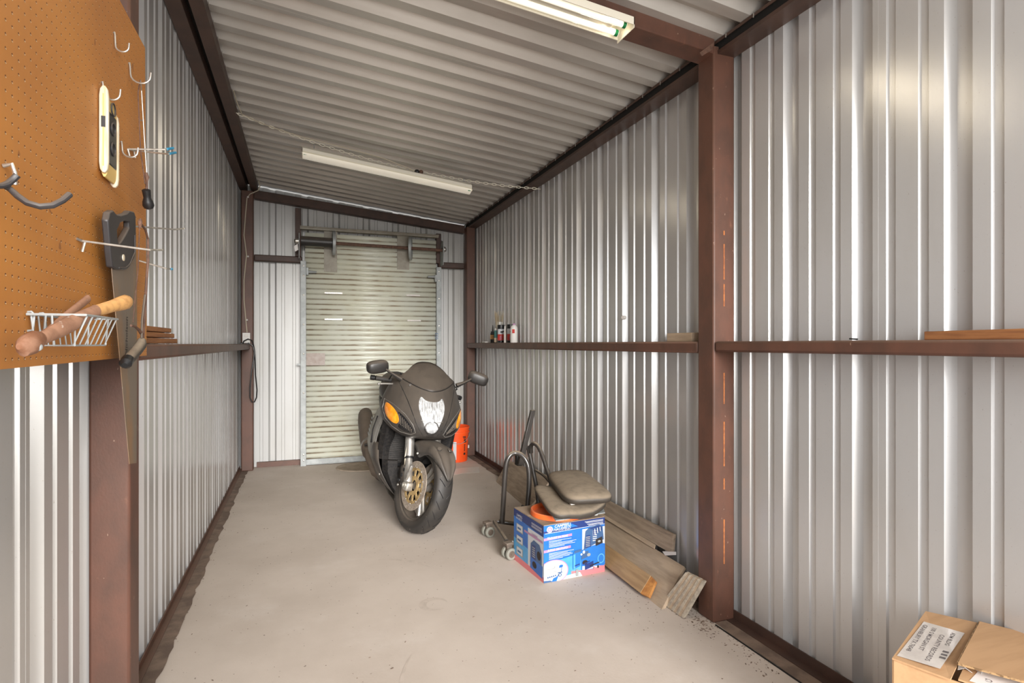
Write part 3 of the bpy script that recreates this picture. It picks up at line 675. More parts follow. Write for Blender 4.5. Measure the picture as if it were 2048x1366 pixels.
# ================================================================ LIGHTS, CHAIN, WIRING
def shop_light(label, xa, xb, za, zb, y0, y1, h_, tubes, cover):
    L_ = thing('shop_light', label, 'light fixture', ((xa+xb)/2, (y0+y1)/2, (za+zb)/2))
    ym = (y0+y1)/2
    def P_(x, y_, dz): t = (x-xa)/(xb-xa); return Vector((x, y_, za+(zb-za)*t+dz))
    rings = []
    sec = [(y0, 0), (y0, .03), (y0+.03, .05), (y1-.03, .05), (y1, .03), (y1, 0), (y1-.004, 0), (y1-.006, .026), (y1-.034, .044), (y0+.034, .044), (y0+.006, .026), (y0+.004, 0)]
    obj('housing', MB().loft([[P_(x, a, b) for a, b in sec] for x in (xa, xb)]), M['enamel'], L_, smooth=0)
    for x, s_ in ((xa, 1), (xb, -1)):
        obj('end_plate', MB().prism([P_(x, y0, -.012), P_(x, y1, -.012), P_(x, y1, .03), P_(x, y1-.03, .05), P_(x, y0+.03, .05), P_(x, y0, .03)], (s_*.003, 0, 0)), M['enamel'], L_, smooth=0)
    la = bpy.data.lights.new('lamp_light', 'AREA'); lo_ = bpy.data.objects.new('lamp_light', la); COL.objects.link(lo_); lo_.parent = L_
    la.shape = 'RECTANGLE'; la.size = 1.15; la.size_y = .09; la.energy = 3.5 if tubes else 3; la.color = (1, .86, .64); lo_.location = (0, 0, -.045)
    if tubes:
        for yy in (y0+.033, y1-.033):
            tb = obj('fluorescent_tube', MB().tube([P_(xa+.02, yy, .008), P_(xb-.02, yy, .008)], .0125, 14), M['tubegl'], L_)
            for x, s_ in ((xa, 1), (xb, -1)):
                obj('end_band', MB().tube([P_(x+s_*.022, yy, .008), P_(x+s_*.036, yy, .008)], .0135, 14), M['green'], tb)
        obj('ballast_cover', MB().prism([P_(xa+.42, ym-.022, .012), P_(xb-.06, ym-.022, .012), P_(xb-.06, ym+.022, .012), P_(xa+.42, ym+.022, .012)], (0, 0, .028)), M['ballast'], L_, bevel=.003)
        tx = text_mb('SYL-120 F34  CAUTION - FOR INDOOR USE', .011, P_(xb-.34, ym+.02, .0115), (1, 0, (zb-za)/(xb-xa)), (0, -1, 0)) if 0 else None
    if cover:
        rr = []
        for x in (xa+.004, xb-.004):
            rr.append([P_(x, y0+(y1-y0)*t, -.026*math.sin(math.pi*t)**.6+.001) for t in [i/10 for i in range(11)]]+[P_(x, y1, .006), P_(x, y0, .006)])
        obj('diffuser', MB().loft(rr), M['diff'], L_, smooth=60)
        for x, s_ in ((xa, 1), (xb, -1)):
            obj('end_band', MB().span(P_(x+s_*.01, y0+.01, -.013), P_(x+s_*.03, y0+.04, -.006)), M['green'], L_)
        for x in (xa+.08, xb-.05):
            obj('hanger', MB().tube([P_(x, ym, .05), P_(x, ym, .09)], .003, 6), M['galv'], L_)
    return L_
shop_light('open shop light with two bare tubes under the near rafter', .02, 1.245, 2.655, 2.523, 1.985, 2.115, .05, True, False)
shop_light('enclosed shop light with a diffuser hung beneath the far ceiling chain', .0, 1.22, 2.575, 2.43, 4.22, 4.34, .05, False, True)
# chain
key = [(-.44, 2.815), (-.2, 2.742), (.05, 2.675), (.30, 2.62), (.55, 2.575), (.80, 2.54), (1.05, 2.520), (1.2, 2.508), (1.5, 2.497), (1.79, 2.50)]
def chz(x):
    for (a, za), (b, zb) in zip(key, key[1:]):
        if a <= x <= b: return za+(zb-za)*(x-a)/(b-a)
    return key[-1][1]
ch = thing('hanging_chain', 'thin silver chain slung across the room under the roof, holding up the far light', 'chain', (.67, 4.28, 2.5))
ring = [(math.cos(a)*.021+(.012 if math.cos(a) > 0 else -.012)*0, math.sin(a)*.008) for a in [2*math.pi*i/12 for i in range(12)]]
lm = MB().tube([(.019*math.cos(a), .0085*math.sin(a), 0) for a in [2*math.pi*i/12 for i in range(12)]], .0030, 5, closed=True)
x = -.44; first = None; i = 0
while x < 1.78:
    z = chz(x); z2 = chz(min(x+.034, 1.79)); sl = math.atan2(z2-z, .034)
    if first is None:
        first = obj('link', lm, M['enamel'], ch, local=True); l = first
    else:
        l = first.copy(); COL.objects.link(l)
    l.location = Vector((x+.017, 4.28, (z+z2)/2))-ch.location; l.rotation_euler = (R(75 if i % 2 else 15), -sl, 0)
    x += .034*math.cos(sl); i += 1
wc = MB().tube([(-.405, 4.0, 2.845), (-.40, 4.15, 2.83), (-.38, 4.27, 2.80), (-.25, 4.27, 2.752), (-.0, 4.26, 2.69), (.3, 4.25, 2.645), (.55, 4.24, 2.60), (.78, 4.25, 2.535)], .0035, 6)
cw = thing('light_cord', 'cream electric cord looped along the ceiling chain to a plug', 'cord', (-.40, 4.2, 2.8))
obj('cable', wc, M['wire'], cw)
obj('plug', MB().ball((.80, 4.24, 2.525), .02, 10, sc3=(1, .8, .9)), M['blacknd'], cw)
obj('socket', MB().ball((.83, 4.24, 2.525), .017, 10), M['rust'], cw)
wl = MB().tube([(-.405, 3.75, 2.85), (-.40, 3.8, 2.80), (-.408, 3.95, 2.79), (-.405, 4.05, 2.82)], .004, 6).tube([(-.41, 4.3, 2.80), (-.385, 4.6, 2.79), (-.385, 4.8, 2.75), (-.41, 4.95, 2.74)], .004, 6)
# corner wiring
YC = 6.19
cable = [onY(516, 355, 6.15), onY(520, 372, 6.15), onY(516, 381, YC-.01), onY(500, 388, YC-.01), onY(494, 396, YC-.01), onY(491, 430, YC-.01), onY(488, 470, YC-.01), onY(493, 510, YC-.01), onY(488, 560, YC-.01), onY(488, 600, YC-.01), onY(494, 665, YC-.01)]
cb = thing('wall_cable', 'cream cable running down the far left corner post to the outlet', 'cable', onY(492, 520, YC))
obj('cable', MB().tube(cable, .005, 6), M['wire'], cb)
for px, py in ((496, 394), (496, 513), (494, 640)):
    obj('clip', MB().ball(onY(px, py, YC-.01), .010, 8), M['labelw'], cb)
ob_ = thing('outlet_box', 'white outlet box on the far left corner post above the rail', 'outlet', onY(493, 686, 6.17))
c = onY(493, 676, 6.175)
obj('box', MB().box(c, (.062, .045, .095)), M['white'], ob_, bevel=.004)
obj('cover_plate', MB().box(c+Vector((0, -.024, .0)), (.068, .004, .10)), M['white'], ob_, bevel=.001)
obj('socket_face', MB().box(c+Vector((0, -.027, .022)), (.03, .003, .024)), M['label'], ob_, bevel=.001)
loop = [(484, 690), (488, 682), (496, 678), (504, 681), (507, 690), (509, 702), (510, 720), (511, 750), (514, 780), (513, 795), (509, 804), (504, 804), (500, 795), (500, 775), (503, 745), (507, 720), (509, 705), (506, 692), (497, 686), (489, 690), (482, 692)]
ec = thing('black_cord', 'black extension cord coiled on the outlet, its long loop hanging down the post', 'cord', onY(505, 740, 6.1))
obj('cable', MB().tube([onY(a, b, 6.12-.01*math.sin(i)) for i, (a, b) in enumerate(loop)], .006, 7), M['blacknd'], ec)
obj('plug', MB().box(onY(483, 689, 6.12), (.03, .03, .035)), M['blacknd'], ec, bevel=.006)
tag(obj('wall_stub', MB().tube([onX(1250, 635, 1.845), onX(1250, 635, 1.845)+Vector((-.02, -.005, 0))], .011, 8), M['labelw']), 'small white stub sticking out of the far right wall', 'stub')
tag(obj('floor_bracket', MB().box(onY(936, 893, 6.19)+Vector((0, .0, 0)), (.025, .015, .035)), M['white'], bevel=.003), 'tiny white bracket low on the far right corner post', 'bracket')

# ================================================================ SHELF ITEMS ON THE RIGHT RAIL
ZR = 1.2625
def can(name, label, px, r, h_, body, cap, prof=None, grp=None, x=1.787):
    yy = onX(px, 685, x).y
    t = thing(name, label, 'can' if 'can' in name else 'bottle', (x, yy, ZR), group=grp)
    return t, Vector((x, yy, ZR))
YS = lambda px, x=1.787: onX(px, 685, x).y
# oiler / pen with dark tip
def lath(name, prof, c, mt, par, n=20, label=None): return obj(name, MB().lathe(prof, c, (0, 0, 1), n), mt, par, label=label)
c = Vector((1.785, YS(986), ZR)); t = thing('glue_bottle', 'slim dark bottle with orange label and tapered black nozzle on far rail', 'bottle', c)
lath('body', [(.002, 0), (.026, 0), (.026, .095), (.002, .097)], c, M['blacknd'], t); lath('label_band', [(.0262, .035), (.0268, .036), (.0268, .078), (.0262, .079)], c, M['woodlt'], t)
lath('cap', [(.002, .097), (.022, .097), (.022, .112), (.008, .115), (.003, .175), (.001, .176)], c, M['blacknd'], t)
c = Vector((1.745, YS(992, 1.745), ZR)); t = thing('caulk_tube', 'small teal and clear tube with white cap beside the dark bottle', 'tube', c)
lath('body', [(.002, 0), (.017, .004), (.019, .10), (.017, .118), (.002, .12)], c, M['teal'], t); lath('lower_band', [(.0172, .004), (.0188, .006), (.0196, .045), (.019, .046)], c, M['board'], t)
lath('cap', [(.002, .118), (.013, .118), (.012, .138), (.002, .139)], c, M['white'], t)
c = Vector((1.805, YS(1000, 1.805)+.02, ZR)); t = thing('jar', 'clear jar crammed with tan bristle sticks behind the spray cans', 'jar', c)
lath('glass', [(.002, 0), (.042, 0), (.042, .20), (.040, .202), (.040, .004), (.002, .003)], c, M['jar'], t)
random.seed(3); stk = []
for i in range(34):
    a = random.uniform(0, 6.28); r0 = random.uniform(0, .02); lean = random.uniform(.01, .065)*(1 if i % 5 else 1.3)
    b = c+Vector((math.cos(a)*r0, math.sin(a)*r0, .01)); e = c+Vector((max(-.075, min(.030, math.cos(a)*lean*1.1-.012)), math.sin(a)*lean*1.0, random.uniform(.26, .31)))
    obj('stick', MB().tube([b, b+(e-b)*.62+Vector((0, 0, .006)), e], .0018, 4), M['tan'], t)
def spray(label, px, x, h_=.125):
    c = Vector((x, YS(px, x), ZR)); t = thing('spray_can', label, 'spray can', c, group='aerosol cans on the far rail')
    lath('body', [(.002, 0), (.032, 0), (.033, .004), (.033, h_), (.026, h_+.008), (.002, h_+.009)], c, M['printw'], t, 24)
    lath('label_band', [(.0332, .022), (.0336, .023), (.0336, .078), (.0332, .079)], c, M['red'], t, 24)
    lath('base_band', [(.0332, .001), (.0337, .002), (.0337, .020), (.0332, .021)], c, M['blacknd'], t, 24)
    lath('cap', [(.002, h_+.004), (.033, h_+.004), (.033, h_+.04), (.030, h_+.043), (.002, h_+.043)], c, M['blacknd'], t, 24)
    for k, (aa, zz) in enumerate(((-1.9, .10), (-1.55, .10), (-1.2, .105))):
        obj('badge', MB().box(c+Vector((math.cos(aa)*.0338, math.sin(aa)*.0338, zz)), (.012, .003, .014), Euler((0, 0, aa+1.57)).to_matrix()), M['print_k'], t)
    for k, zz in enumerate((.034, .046, .058)):
        obj('badge', MB().box(c+Vector((math.cos(-2.0)*.034, math.sin(-2.0)*.034, zz)), (.020, .002, .005), Euler((0, 0, -.43)).to_matrix()), M['pinkl'], t)
    return t
spray('white and red aerosol can with black cap, left of the two cans', 1002, 1.762)
spray('white and red aerosol can with black cap, right of the pair beside the plain bottle', 1021, 1.802)
c = Vector((1.765, YS(1028, 1.765), ZR)); t = thing('white_bottle', 'plain white spray bottle with pink label at right end of far rail group', 'bottle', c)
lath('body', [(.002, 0), (.031, 0), (.033, .004), (.033, .125), (.028, .142), (.015, .155), (.002, .156)], c, M['white'], t, 24); lath('cap', [(.002, .154), (.013, .154), (.012, .168), (.002, .169)], c, M['pinkl'], t)
obj('label_patch', MB().box(c+Vector((-.016, -.0295, .10)), (.022, .003, .035), Euler((0, 0, -.5)).to_matrix()), M['red'], t)
c = Vector((1.78, YS(1018, 1.78), ZR)); t = thing('nozzle_bottle', 'tiny bottle with slanted grey spout between cans and white bottle', 'bottle', c+Vector((-.04, .0, 0)))
c2 = c+Vector((-.035, .012, 0))
lath('body', [(.002, 0), (.010, 0), (.010, .09), (.006, .115), (.002, .116)], c2, M['label'], t); lath('cap', [(.002, .114), (.007, .114), (.006, .15), (.002, .152)], c2, M['white'], t)
tag(obj('small_dish', MB().span((1.745, YS(975)-.05, ZR), (1.785, YS(975)+.06, ZR+.014)), M['white'], bevel=.004), 'small flat white tray at left end of far rail group', 'tray')

# ================================================================ MOTORCYCLE
random.seed(11)
LEAN = R(7.5)
bike = thing('motorcycle', 'dusty dark grey faired sport motorcycle parked nose-out before the roll-up door, front wheel turned', 'motorcycle', (.698, 3.80, .006), (0, LEAN, 0))
def P(name, mb, mt, par=bike, **k): return obj(name, mb, mt, par, local=True, **k)
def interp(tab, z):
    if z <= tab[0][0]: return tab[0][1:]
    for a, b in zip(tab, tab[1:]):
        if z <= b[0]:
            t = (z-a[0])/(b[0]-a[0]); return tuple(p+(q-p)*t for p, q in zip(a[1:], b[1:]))
    return tab[-1][1:]
FT = [(.615, .15, -.03, .10), (.64, .205, -.085, .14), (.67, .245, -.108, .19), (.70, .27, -.116, .24), (.76, .290, -.105, .30), (.81, .288, -.08, .33), (.88, .264, -.03, .34),
      (.95, .237, .022, .34), (1.0, .224, .085, .34), (1.03, .207, .125, .35), (1.07, .170, .185, .36), (1.10, .12, .235, .37), (1.125, .05, .29, .38)]
def surf(x, z):
    w_, yn, ys = interp(FT, z); q = min(1, abs(x)/w_); a = math.asin(q)
    return yn+(ys-yn)*(1-math.cos(a))**.88
def V3(x, z, off=0): return Vector((x, surf(x, z)-off, z))
rows = []
zs = [.615, .625, .64, .655, .67, .685, .70, .73, .76, .785, .81, .845, .88, .915, .95, .975, 1.0]
def frow(z, lip=0, s_=1):
    w_ = interp(FT, z)[0]; r_ = []
    for i in range(33):
        u = -1+2*i/32; x = w_*math.sin(u*math.pi/2); r_.append(Vector((x*s_, surf(x*.9999, z)+lip, z)))
    return r_
mb = MB(); mb.loft([frow(.625, .07, .85)]+[frow(z) for z in zs], closed=False)
nose = P('nose_fairing', mb, M['fair'], solid=.004, smooth=60)
def patch(name, out, c, off, mt, par=nose, dome=0.0, nr=5, mirror=False, skirt=.008, sub=None, label=None):
    if mirror: out = [(-a, b) for a, b in out]; c = (-c[0], c[1])
    pts = []; K = len(out); out2 = []
    for i in range(K):      # smooth the outline
        p0, p1, p2, p3 = out[i-1], out[i], out[(i+1) % K], out[(i+2) % K]
        for t in (0, .33, .66):
            out2.append(tuple(.5*(2*b+(-a+c_)*t+(2*a-5*b+4*c_-d)*t*t+(-a+3*b-3*c_+d)*t**3) for a, b, c_, d in zip(p0, p1, p2, p3)))
    mbp = MB(); rings = []
    for r_ in range(nr+1):
        t = max(r_/nr, .02)
        rings.append([V3(c[0]+(a-c[0])*t, c[1]+(b-c[1])*t, off+dome*(1-t**2)) for a, b in out2])
    rings.append([V3(a, b, -skirt) for a, b in out2])
    mbp.loft(rings, cap=False); mbp.f.append(tuple(range(len(out2)))); mbp.m.append(0)
    return P(name, mbp, mt, par, smooth=50, label=label)
patch('centre_panel', [(-.20, .99), (-.12, .962), (0, .93), (.12, .962), (.20, .99), (.150, .86), (.098, .73), (.05, .655), (0, .638), (-.05, .655), (-.098, .73), (-.150, .86)], (0, .82), .0035, M['fair'], nr=9)
hlo = [(-.072, .892), (-.045, .873), (0, .866), (.045, .873), (.072, .892), (.086, .85), (.082, .80), (.064, .75), (.042, .70), (.022, .668), (0, .660), (-.022, .668), (-.042, .70), (-.064, .75), (-.082, .80), (-.086, .85)]
patch('headlight_surround', [(a*1.07, .78+(b-.78)*1.05) for a, b in hlo], (0, .79), .0052, M['black'], nr=6)
hl = patch('headlight', hlo, (0, .79), .008, M['lens'], dome=.010, nr=7, label='large clear ribbed headlight lens')
lo = [(.04*math.cos(a), .705+.037*math.sin(a)) for a in [2*math.pi*i/16 for i in range(16)]]
patch('lamp_ring', [(a*1.17, .705+(b-.705)*1.17) for a, b in lo], (0, .705), .0165, M['black'], par=hl, nr=3)
patch('lower_lamp', lo, (0, .705), .019, M['reflector'], par=hl, dome=.012, nr=5, label='round lower lamp lens')
for k in range(13):
    x = -.066+.011*k; zt_ = .862 if abs(x) < .05 else .872; zb2 = .765+.10*(abs(x)/.07)**2*.4
    P('lens_rib', MB().tube([V3(x, zt_+(zb2-zt_)*t, .0165-.006*(abs(x)/.07)**2) for t in (0, .33, .66, 1)], .0016, 5), M['silver'] if k % 3 else M['exh'], hl)
P('lens_lip', MB().tube([V3(.078*math.sin(R(a)), .752-.012*math.cos(R(a)), .013) for a in range(-70, 71, 20)], .0018, 5), M['silver'], hl)
am = [(-.266, .818), (-.240, .806), (-.212, .772), (-.196, .728), (-.205, .700), (-.232, .704), (-.258, .728), (-.272, .772)]
it = [(-.203, .776), (-.168, .752), (-.130, .708), (-.106, .668), (-.125, .655), (-.165, .662), (-.195, .682), (-.188, .728)]
ro = [(-.272, .838), (-.225, .815), (-.165, .770), (-.115, .710), (-.092, .660), (-.115, .642), (-.175, .648), (-.225, .675), (-.264, .715), (-.283, .775)]
for mir in (False, True):
    s_ = 1 if mir else -1
    rr = [(-a*s_*-1, b) for a, b in ro] if not mir else [(-a, b) for a, b in ro]
    rr = ro if not mir else [(-a, b) for a, b in ro]
    patch('signal_surround', ro, (-.19, .74), .003, M['fair'], mirror=mir, nr=5)
    P('surround_edge', MB().tube([V3(a, b, .004) for a, b in [(lambda p, q, t: (p[0]+(q[0]-p[0])*t, p[1]+(q[1]-p[1])*t))(rr[i], rr[(i+1) % len(rr)], t) for i in range(len(rr)) for t in (0, .5)]], .0022, 6, closed=True), M['silver'], nose)
    patch('turn_signal', am, (-.235, .76), .007, M['amber'], mirror=mir, dome=.012, nr=5, label='amber turn signal lens')
    ik = patch('air_intake', it, (-.165, .705), .005, M['blacknd'], mirror=mir, nr=4)
    for k in range(9):
        t = k/8; a = (-.197+.085*t, .762-.095*t); b = (-.185+.085*t*.8, .690-.032*t)
        a = (-.198+.078*t, .765-.082*t); b = (-.192+.075*t, .700-.040*t)
        if mir: a = (-a[0], a[1]); b = (-b[0], b[1])
        P('mesh_wire', MB().tube([V3(*a, .0065), V3((a[0]+b[0])/2, (a[1]+b[1])/2, .0065), V3(*b, .0065)], .0011, 4), M['disc'], ik)
for s_ in (-1, 1):
    P('seam', MB().tube([V3(s_*a, b, .003) for a, b in ((.205, .995), (.182, .93), (.152, .86), (.125, .79), (.10, .73), (.072, .685), (.05, .655))], .0022, 5), M['blacknd'], nose)
P('bolt', MB().lathe([(.001, 0), (.011, 0), (.010, .004), (.001, .004)], V3(-.135, .955, .002), (0, -1, .35), 12), M['black'], nose)
# windscreen
def notch(x): return .932+min(1, abs(x)/.205)**1.7*.075
rows = []
for j in range(13):
    t = j/12; r_ = []
    for i in range(29):
        s_ = -1+2*i/28
        z = notch(s_*.205)*(1-t)+(1.125-.085*abs(s_)**2.4)*t; x = s_*(.207*(1-t)+.150*t)
        w_ = interp(FT, z)[0]; x = max(-w_*.97, min(w_*.97, x)); r_.append(V3(x, z, .007))
    rows.append(r_)
P('windscreen', MB().loft(rows, closed=False), M['screen'], solid=.004, smooth=70)
P('screen_edge', MB().tube([p+Vector((0, -.001, 0)) for p in rows[0]], .0022, 5), M['blacknd'])
P('instrument_cowl', MB().loft([[Vector((x*.19, .30+.05*abs(x), .93)) for x in (-1, -.5, 0, .5, 1)]+[Vector((x*.19, .46, .93)) for x in (1, -1)],
                                [Vector((x*.16, .36, 1.01)) for x in (-1, -.5, 0, .5, 1)]+[Vector((x*.16, .46, .99)) for x in (1, -1)]]), M['blacknd'])
# mirrors
def rbox(c, d, rot=None, e=.45, n=20, mbx=None):
    rings = []
    sg = lambda v, p: math.copysign(abs(v)**p, v)
    for i in range(11):
        a = -math.pi/2+math.pi*i/10; ca, sa = max(sg(math.cos(a), e), .01), sg(math.sin(a), e); ring = []
        for j in range(n):
            b = 2*math.pi*j/n; p = Vector((d[0]/2*ca*sg(math.cos(b), e), d[1]/2*ca*sg(math.sin(b), e), d[2]/2*sa))
            ring.append(Vector(c)+(rot @ p if rot else p))
        rings.append(ring)
    return (mbx or MB()).loft(rings)
for s_ in (-1, 1):
    mr = P('mirror', rbox((s_*.358, .17, 1.052), (.150, .075, .088), Euler((R(8), R(s_*14), R(s_*-12))).to_matrix(), .6), M['black'], smooth=60)
    P('mirror_stalk', MB().tube([(s_*.195, .13, .985), (s_*.235, .13, 1.005), (s_*.28, .145, 1.028), (s_*.30, .155, 1.04)], [.024, .017, .012, .014], 10, flat=.7), M['black'], mr)
    P('mirror_glass', rbox((s_*.358, .202, 1.052), (.130, .012, .072), Euler((R(8), R(s_*14), R(s_*-12))).to_matrix(), .5), M['reflector'], mr, smooth=60)
# steering group
AX = Vector((0, math.sin(R(24)), math.cos(R(24)))); AP = Vector((0, -.075, 0))
ST = Matrix.Translation(AP) @ Matrix.Rotation(R(18), 4, AX) @ Matrix.Translation(-AP)
# handlebars, levers
for s_ in (-1, 1):
    hbp = P('handlebar', MB().tube([(s_*.14, .37, .945), (s_*.25, .385, .935)], .012, 10).tf(ST), M['blacknd'])
    P('grip', MB().tube([(s_*.235, .383, .936), (s_*.345, .40, .926)], .0175, 14).tf(ST), M['rubber'], hbp)
    P('bar_end', MB().tube([(s_*.347, .40, .926), (s_*.352, .402, .9255), (s_*.378, .406, .923)], [.012, .0185, .0185], 14).tf(ST), M['blacknd'], hbp)
    P('lever', MB().tube([(s_*.20, .33, .925), (s_*.25, .325, .912), (s_*.30, .33, .902), (s_*.335, .335, .893)], [.008, .0065, .006, .006], 8).tf(ST), M['silver'], hbp)
    P('lever_ball', MB().ball((s_*.338, .335, .892), .0105, 10).tf(ST), M['silver'], hbp)
    P('brake_hose', MB().tube([(s_*.26, .36, .94), (s_*.27, .31, .985), (s_*.23, .28, 1.0), (s_*.17, .30, .97)], .005, 6).tf(ST), M['blacknd'], hbp)
WC = (0, 0, .300)
def circ(prof, n=48, **k): return MB().lathe(prof, WC, (1, 0, 0), n, loop=True, **k)
def tyre(r, hw, rim, wr, c, n=56):
    pr = []
    for i in range(15):
        a = -78+156*i/14; pr.append((r-hw*.62+hw*.62*math.cos(R(a)), hw*math.sin(R(a))/math.sin(R(78))))
    pr += [(rim+.028, hw*.97), (rim+.006, wr), (rim-.006, wr-.004), (rim-.004, 0), (rim-.006, -wr+.004), (rim+.006, -wr), (rim+.028, -hw*.97)]
    return MB().lathe(pr, c, (1, 0, 0), n, loop=True)
fw = P('front_wheel', circ([(.216, .047), (.222, .050), (.222, .044), (.205, .040), (.192, .018), (.190, -.018), (.205, -.040), (.222, -.044), (.222, -.050), (.216, -.047), (.196, -.020), (.196, .020)]).tf(ST), M['black'], smooth=40)
P('tyre', tyre(.300, .061, .216, .046, WC).tf(ST), M['rubber'], fw, smooth=50)
# tread grooves
tg_ = []
for k in range(26):
    a0 = 2*math.pi*k/26
    for s_ in (-1, 1):
        pth = []
        for t in (0, .33, .66, 1):
            xx = s_*(.012+.035*t); a = a0+s_*.0+.16*t; ang = math.asin(min(.95, abs(xx)/.0624)); rr = .300-.038+.038*math.cos(ang)+.0006
            pth.append(Vector((xx, -math.cos(a)*rr, .30+math.sin(a)*rr)))
        g_ = MB().tube(pth, .0022, 4); g_.tf(ST); tg_.append(g_)
gm = MB()
for g_ in tg_: gm.merge(g_)
P('tread_grooves', gm, M['blacknd'], fw, kind='stuff')
for k in range(3):
    a = R(90+120*k+38); d = Vector((0, math.cos(a), math.sin(a))); sd_ = Vector((0, -d.z, d.y))
    for s_ in (-1, 1):
        off = sd_*.022*s_
        P('spoke', MB().tube([Vector(WC)+d*.03+off*.5, Vector(WC)+d*.12+off*.9, Vector(WC)+d*.195+off*1.3], [.017, .013, .017], 8).tf(ST), M['silver'], fw)
P('hub', MB().lathe([(.001, -.055), (.03, -.055), (.036, -.02), (.036, .02), (.03, .055), (.001, .055)], WC, (1, 0, 0), 24).tf(ST), M['silver'], fw)
for s_ in (-1, 1):
    X = s_*.066
    dsk = P('brake_disc', MB().lathe([(.118, X-.0025), (.160, X-.0025), (.160, X+.0025), (.118, X+.0025)], WC, (1, 0, 0), 56, loop=True).tf(ST), M['disc'], smooth=40)
    hmb = MB()
    for k in range(66):
        a = 2*math.pi*k/66; r_ = (.128, .139, .150)[k % 3]
        hmb.lathe([(.001, 0), (.0026, 0), (.001, .0004)], Vector((X+s_*.0025, math.cos(a)*r_, .30+math.sin(a)*r_)), (s_, 0, 0), 6)
    P('drilled_holes', hmb.tf(ST), M['blacknd'], dsk, kind='stuff')
    cr = MB().lathe([(.101, X-.003), (.117, X-.003), (.117, X+.003), (.101, X+.003)], WC, (1, 0, 0), 48, loop=True)
    cr.lathe([(.036, X-.004), (.062, X-.004), (.062, X+.004), (.036, X+.004)], WC, (1, 0, 0), 30, loop=True)
    for k in range(10):
        a = 2*math.pi*k/10; d = Vector((0, math.cos(a), math.sin(a))); sd_ = Vector((0, -d.z, d.y)); o_ = Vector((X-.003, 0, .30))
        cr.prism([o_+d*.050+sd_*.011, o_+d*.109+sd_*.018, o_+d*.109-sd_*.004, o_+d*.050-sd_*.006], (.006, 0, 0))
    P('disc_carrier', cr.tf(ST), M['gold'], dsk, smooth=30, label='gold disc carrier')
    for k in range(10):
        a = 2*math.pi*(k+.3)/10
        P('rivet', MB().lathe([(.001, 0), (.0055, 0), (.0045, .003), (.001, .003)], Vector((X+s_*.003, math.cos(a)*.117, .30+math.sin(a)*.117)), (s_, 0, 0), 8).tf(ST), M['silver'], dsk)
def fk(x, z): return Vector((x, .012+(z-.30)*math.tan(R(24)), z))
for s_ in (-1, 1):
    x = s_*.105
    f_ = P('fork_leg', MB().tube([fk(x, .46), fk(x, .475), fk(x, .80)], [.029, .0315, .0315], 18).tf(ST), M['silver'])
    P('fork_slider', MB().tube([fk(x, .27), fk(x, .285), fk(x, .40), fk(x, .41), fk(x, .47)], [.020, .028, .028, .024, .024], 16).tf(ST), M['silver'], f_)
    P('fork_seal', MB().tube([fk(x, .455), fk(x, .468)], .032, 16).tf(ST), M['blacknd'], f_)
    P('axle_clamp', rbox((s_*.108, 0, .292), (.055, .062, .062), None, .5).tf(ST), M['chrome'], f_, smooth=50)
    P('axle_nut', MB().lathe([(.001, 0), (.017, 0), (.019, .004), (.019, .012), (.012, .012), (.011, .004), (.001, .004)], (s_*.132, 0, .298), (s_, 0, 0), 16).tf(ST), M['chrome'], f_)
    P('reflector_bracket', MB().prism([Vector((s_*.128, -.045, .43)), Vector((s_*.128, -.02, .335)), Vector((s_*.128, .0, .345)), Vector((s_*.128, -.032, .44))], (s_*.018, 0, 0)).tf(ST), M['silver'], f_, bevel=.003)
    cal = P('brake_caliper', rbox((s_*.098, .085, .345), (.062, .060, .145), Euler((R(-28), 0, 0)).to_matrix(), .45).tf(ST), M['black'], smooth=50)
    for k in range(3):
        P('piston_cap', MB().lathe([(.001, 0), (.013, 0), (.012, .006), (.001, .007)], Vector((s_*.127, .062+.020*k, .385-.04*k)), (s_, 0, 0), 14).tf(ST), M['blacknd'], cal)
    P('caliper_bolt', MB().lathe([(.001, 0), (.008, 0), (.007, .006), (.001, .006)], Vector((s_*.127, .10, .275)), (s_, 0, 0), 10).tf(ST), M['chrome'], cal)
    P('brake_hose', MB().tube([Vector((s_*.11, .10, .40)), Vector((s_*.135, .085, .47)), Vector((s_*.125, .11, .56)), Vector((s_*.11, .16, .66))], .0055, 6).tf(ST), M['wire'], cal)
# front mudguard
rows = []
tab = [(20, .010, .316, .322), (27, .034, .310, .324), (38, .062, .298, .325), (50, .080, .280, .325), (62, .088, .258, .322), (74, .088, .215, .317), (82, .090, .190, .314), (92, .090, .190, .312), (101, .086, .226, .312), (112, .078, .256, .312), (122, .064, .28, .312)]
for i in range(40):
    th_ = 20+104*i/39; hw, re, rc = interp(tab, th_); a = R(th_); r_ = []
    for j in range(21):
        u = -1+2*j/20; x = hw*math.copysign(abs(math.sin(u*math.pi/2))**.8, u); c_ = max(0, math.cos(u*math.pi/2)); rr = re+(rc-re)*c_**.55
        rr += .012*math.exp(-((abs(u)-.5)/.16)**2)*math.exp(-((th_-58)/22)**2)-.010*math.exp(-((abs(u)-.25)/.2)**2)*math.exp(-((th_-50)/20)**2)
        r_.append(Vector((x, -math.cos(a)*rr, .30+math.sin(a)*rr)))
    rows.append(r_)
fd = P('front_fender', MB().loft(rows, closed=False).tf(ST), M['fair'], solid=.004, smooth=60)
for s_ in (-1, 1):
    a = R(60)
    P('fender_cap', MB().lathe([(.001, 0), (.017, 0), (.015, .004), (.001, .004)], Vector((s_*.040, -math.cos(a)*.324, .30+math.sin(a)*.324)), (s_*.35, -math.cos(a), math.sin(a)), 16).tf(ST), M['black'], fd)
    P('fender_bolt', MB().lathe([(.001, 0), (.009, 0), (.007, .005), (.001, .005)], Vector((s_*.092, .01, .51)), (s_, 0, 0), 12).tf(ST), M['chrome'], fd)
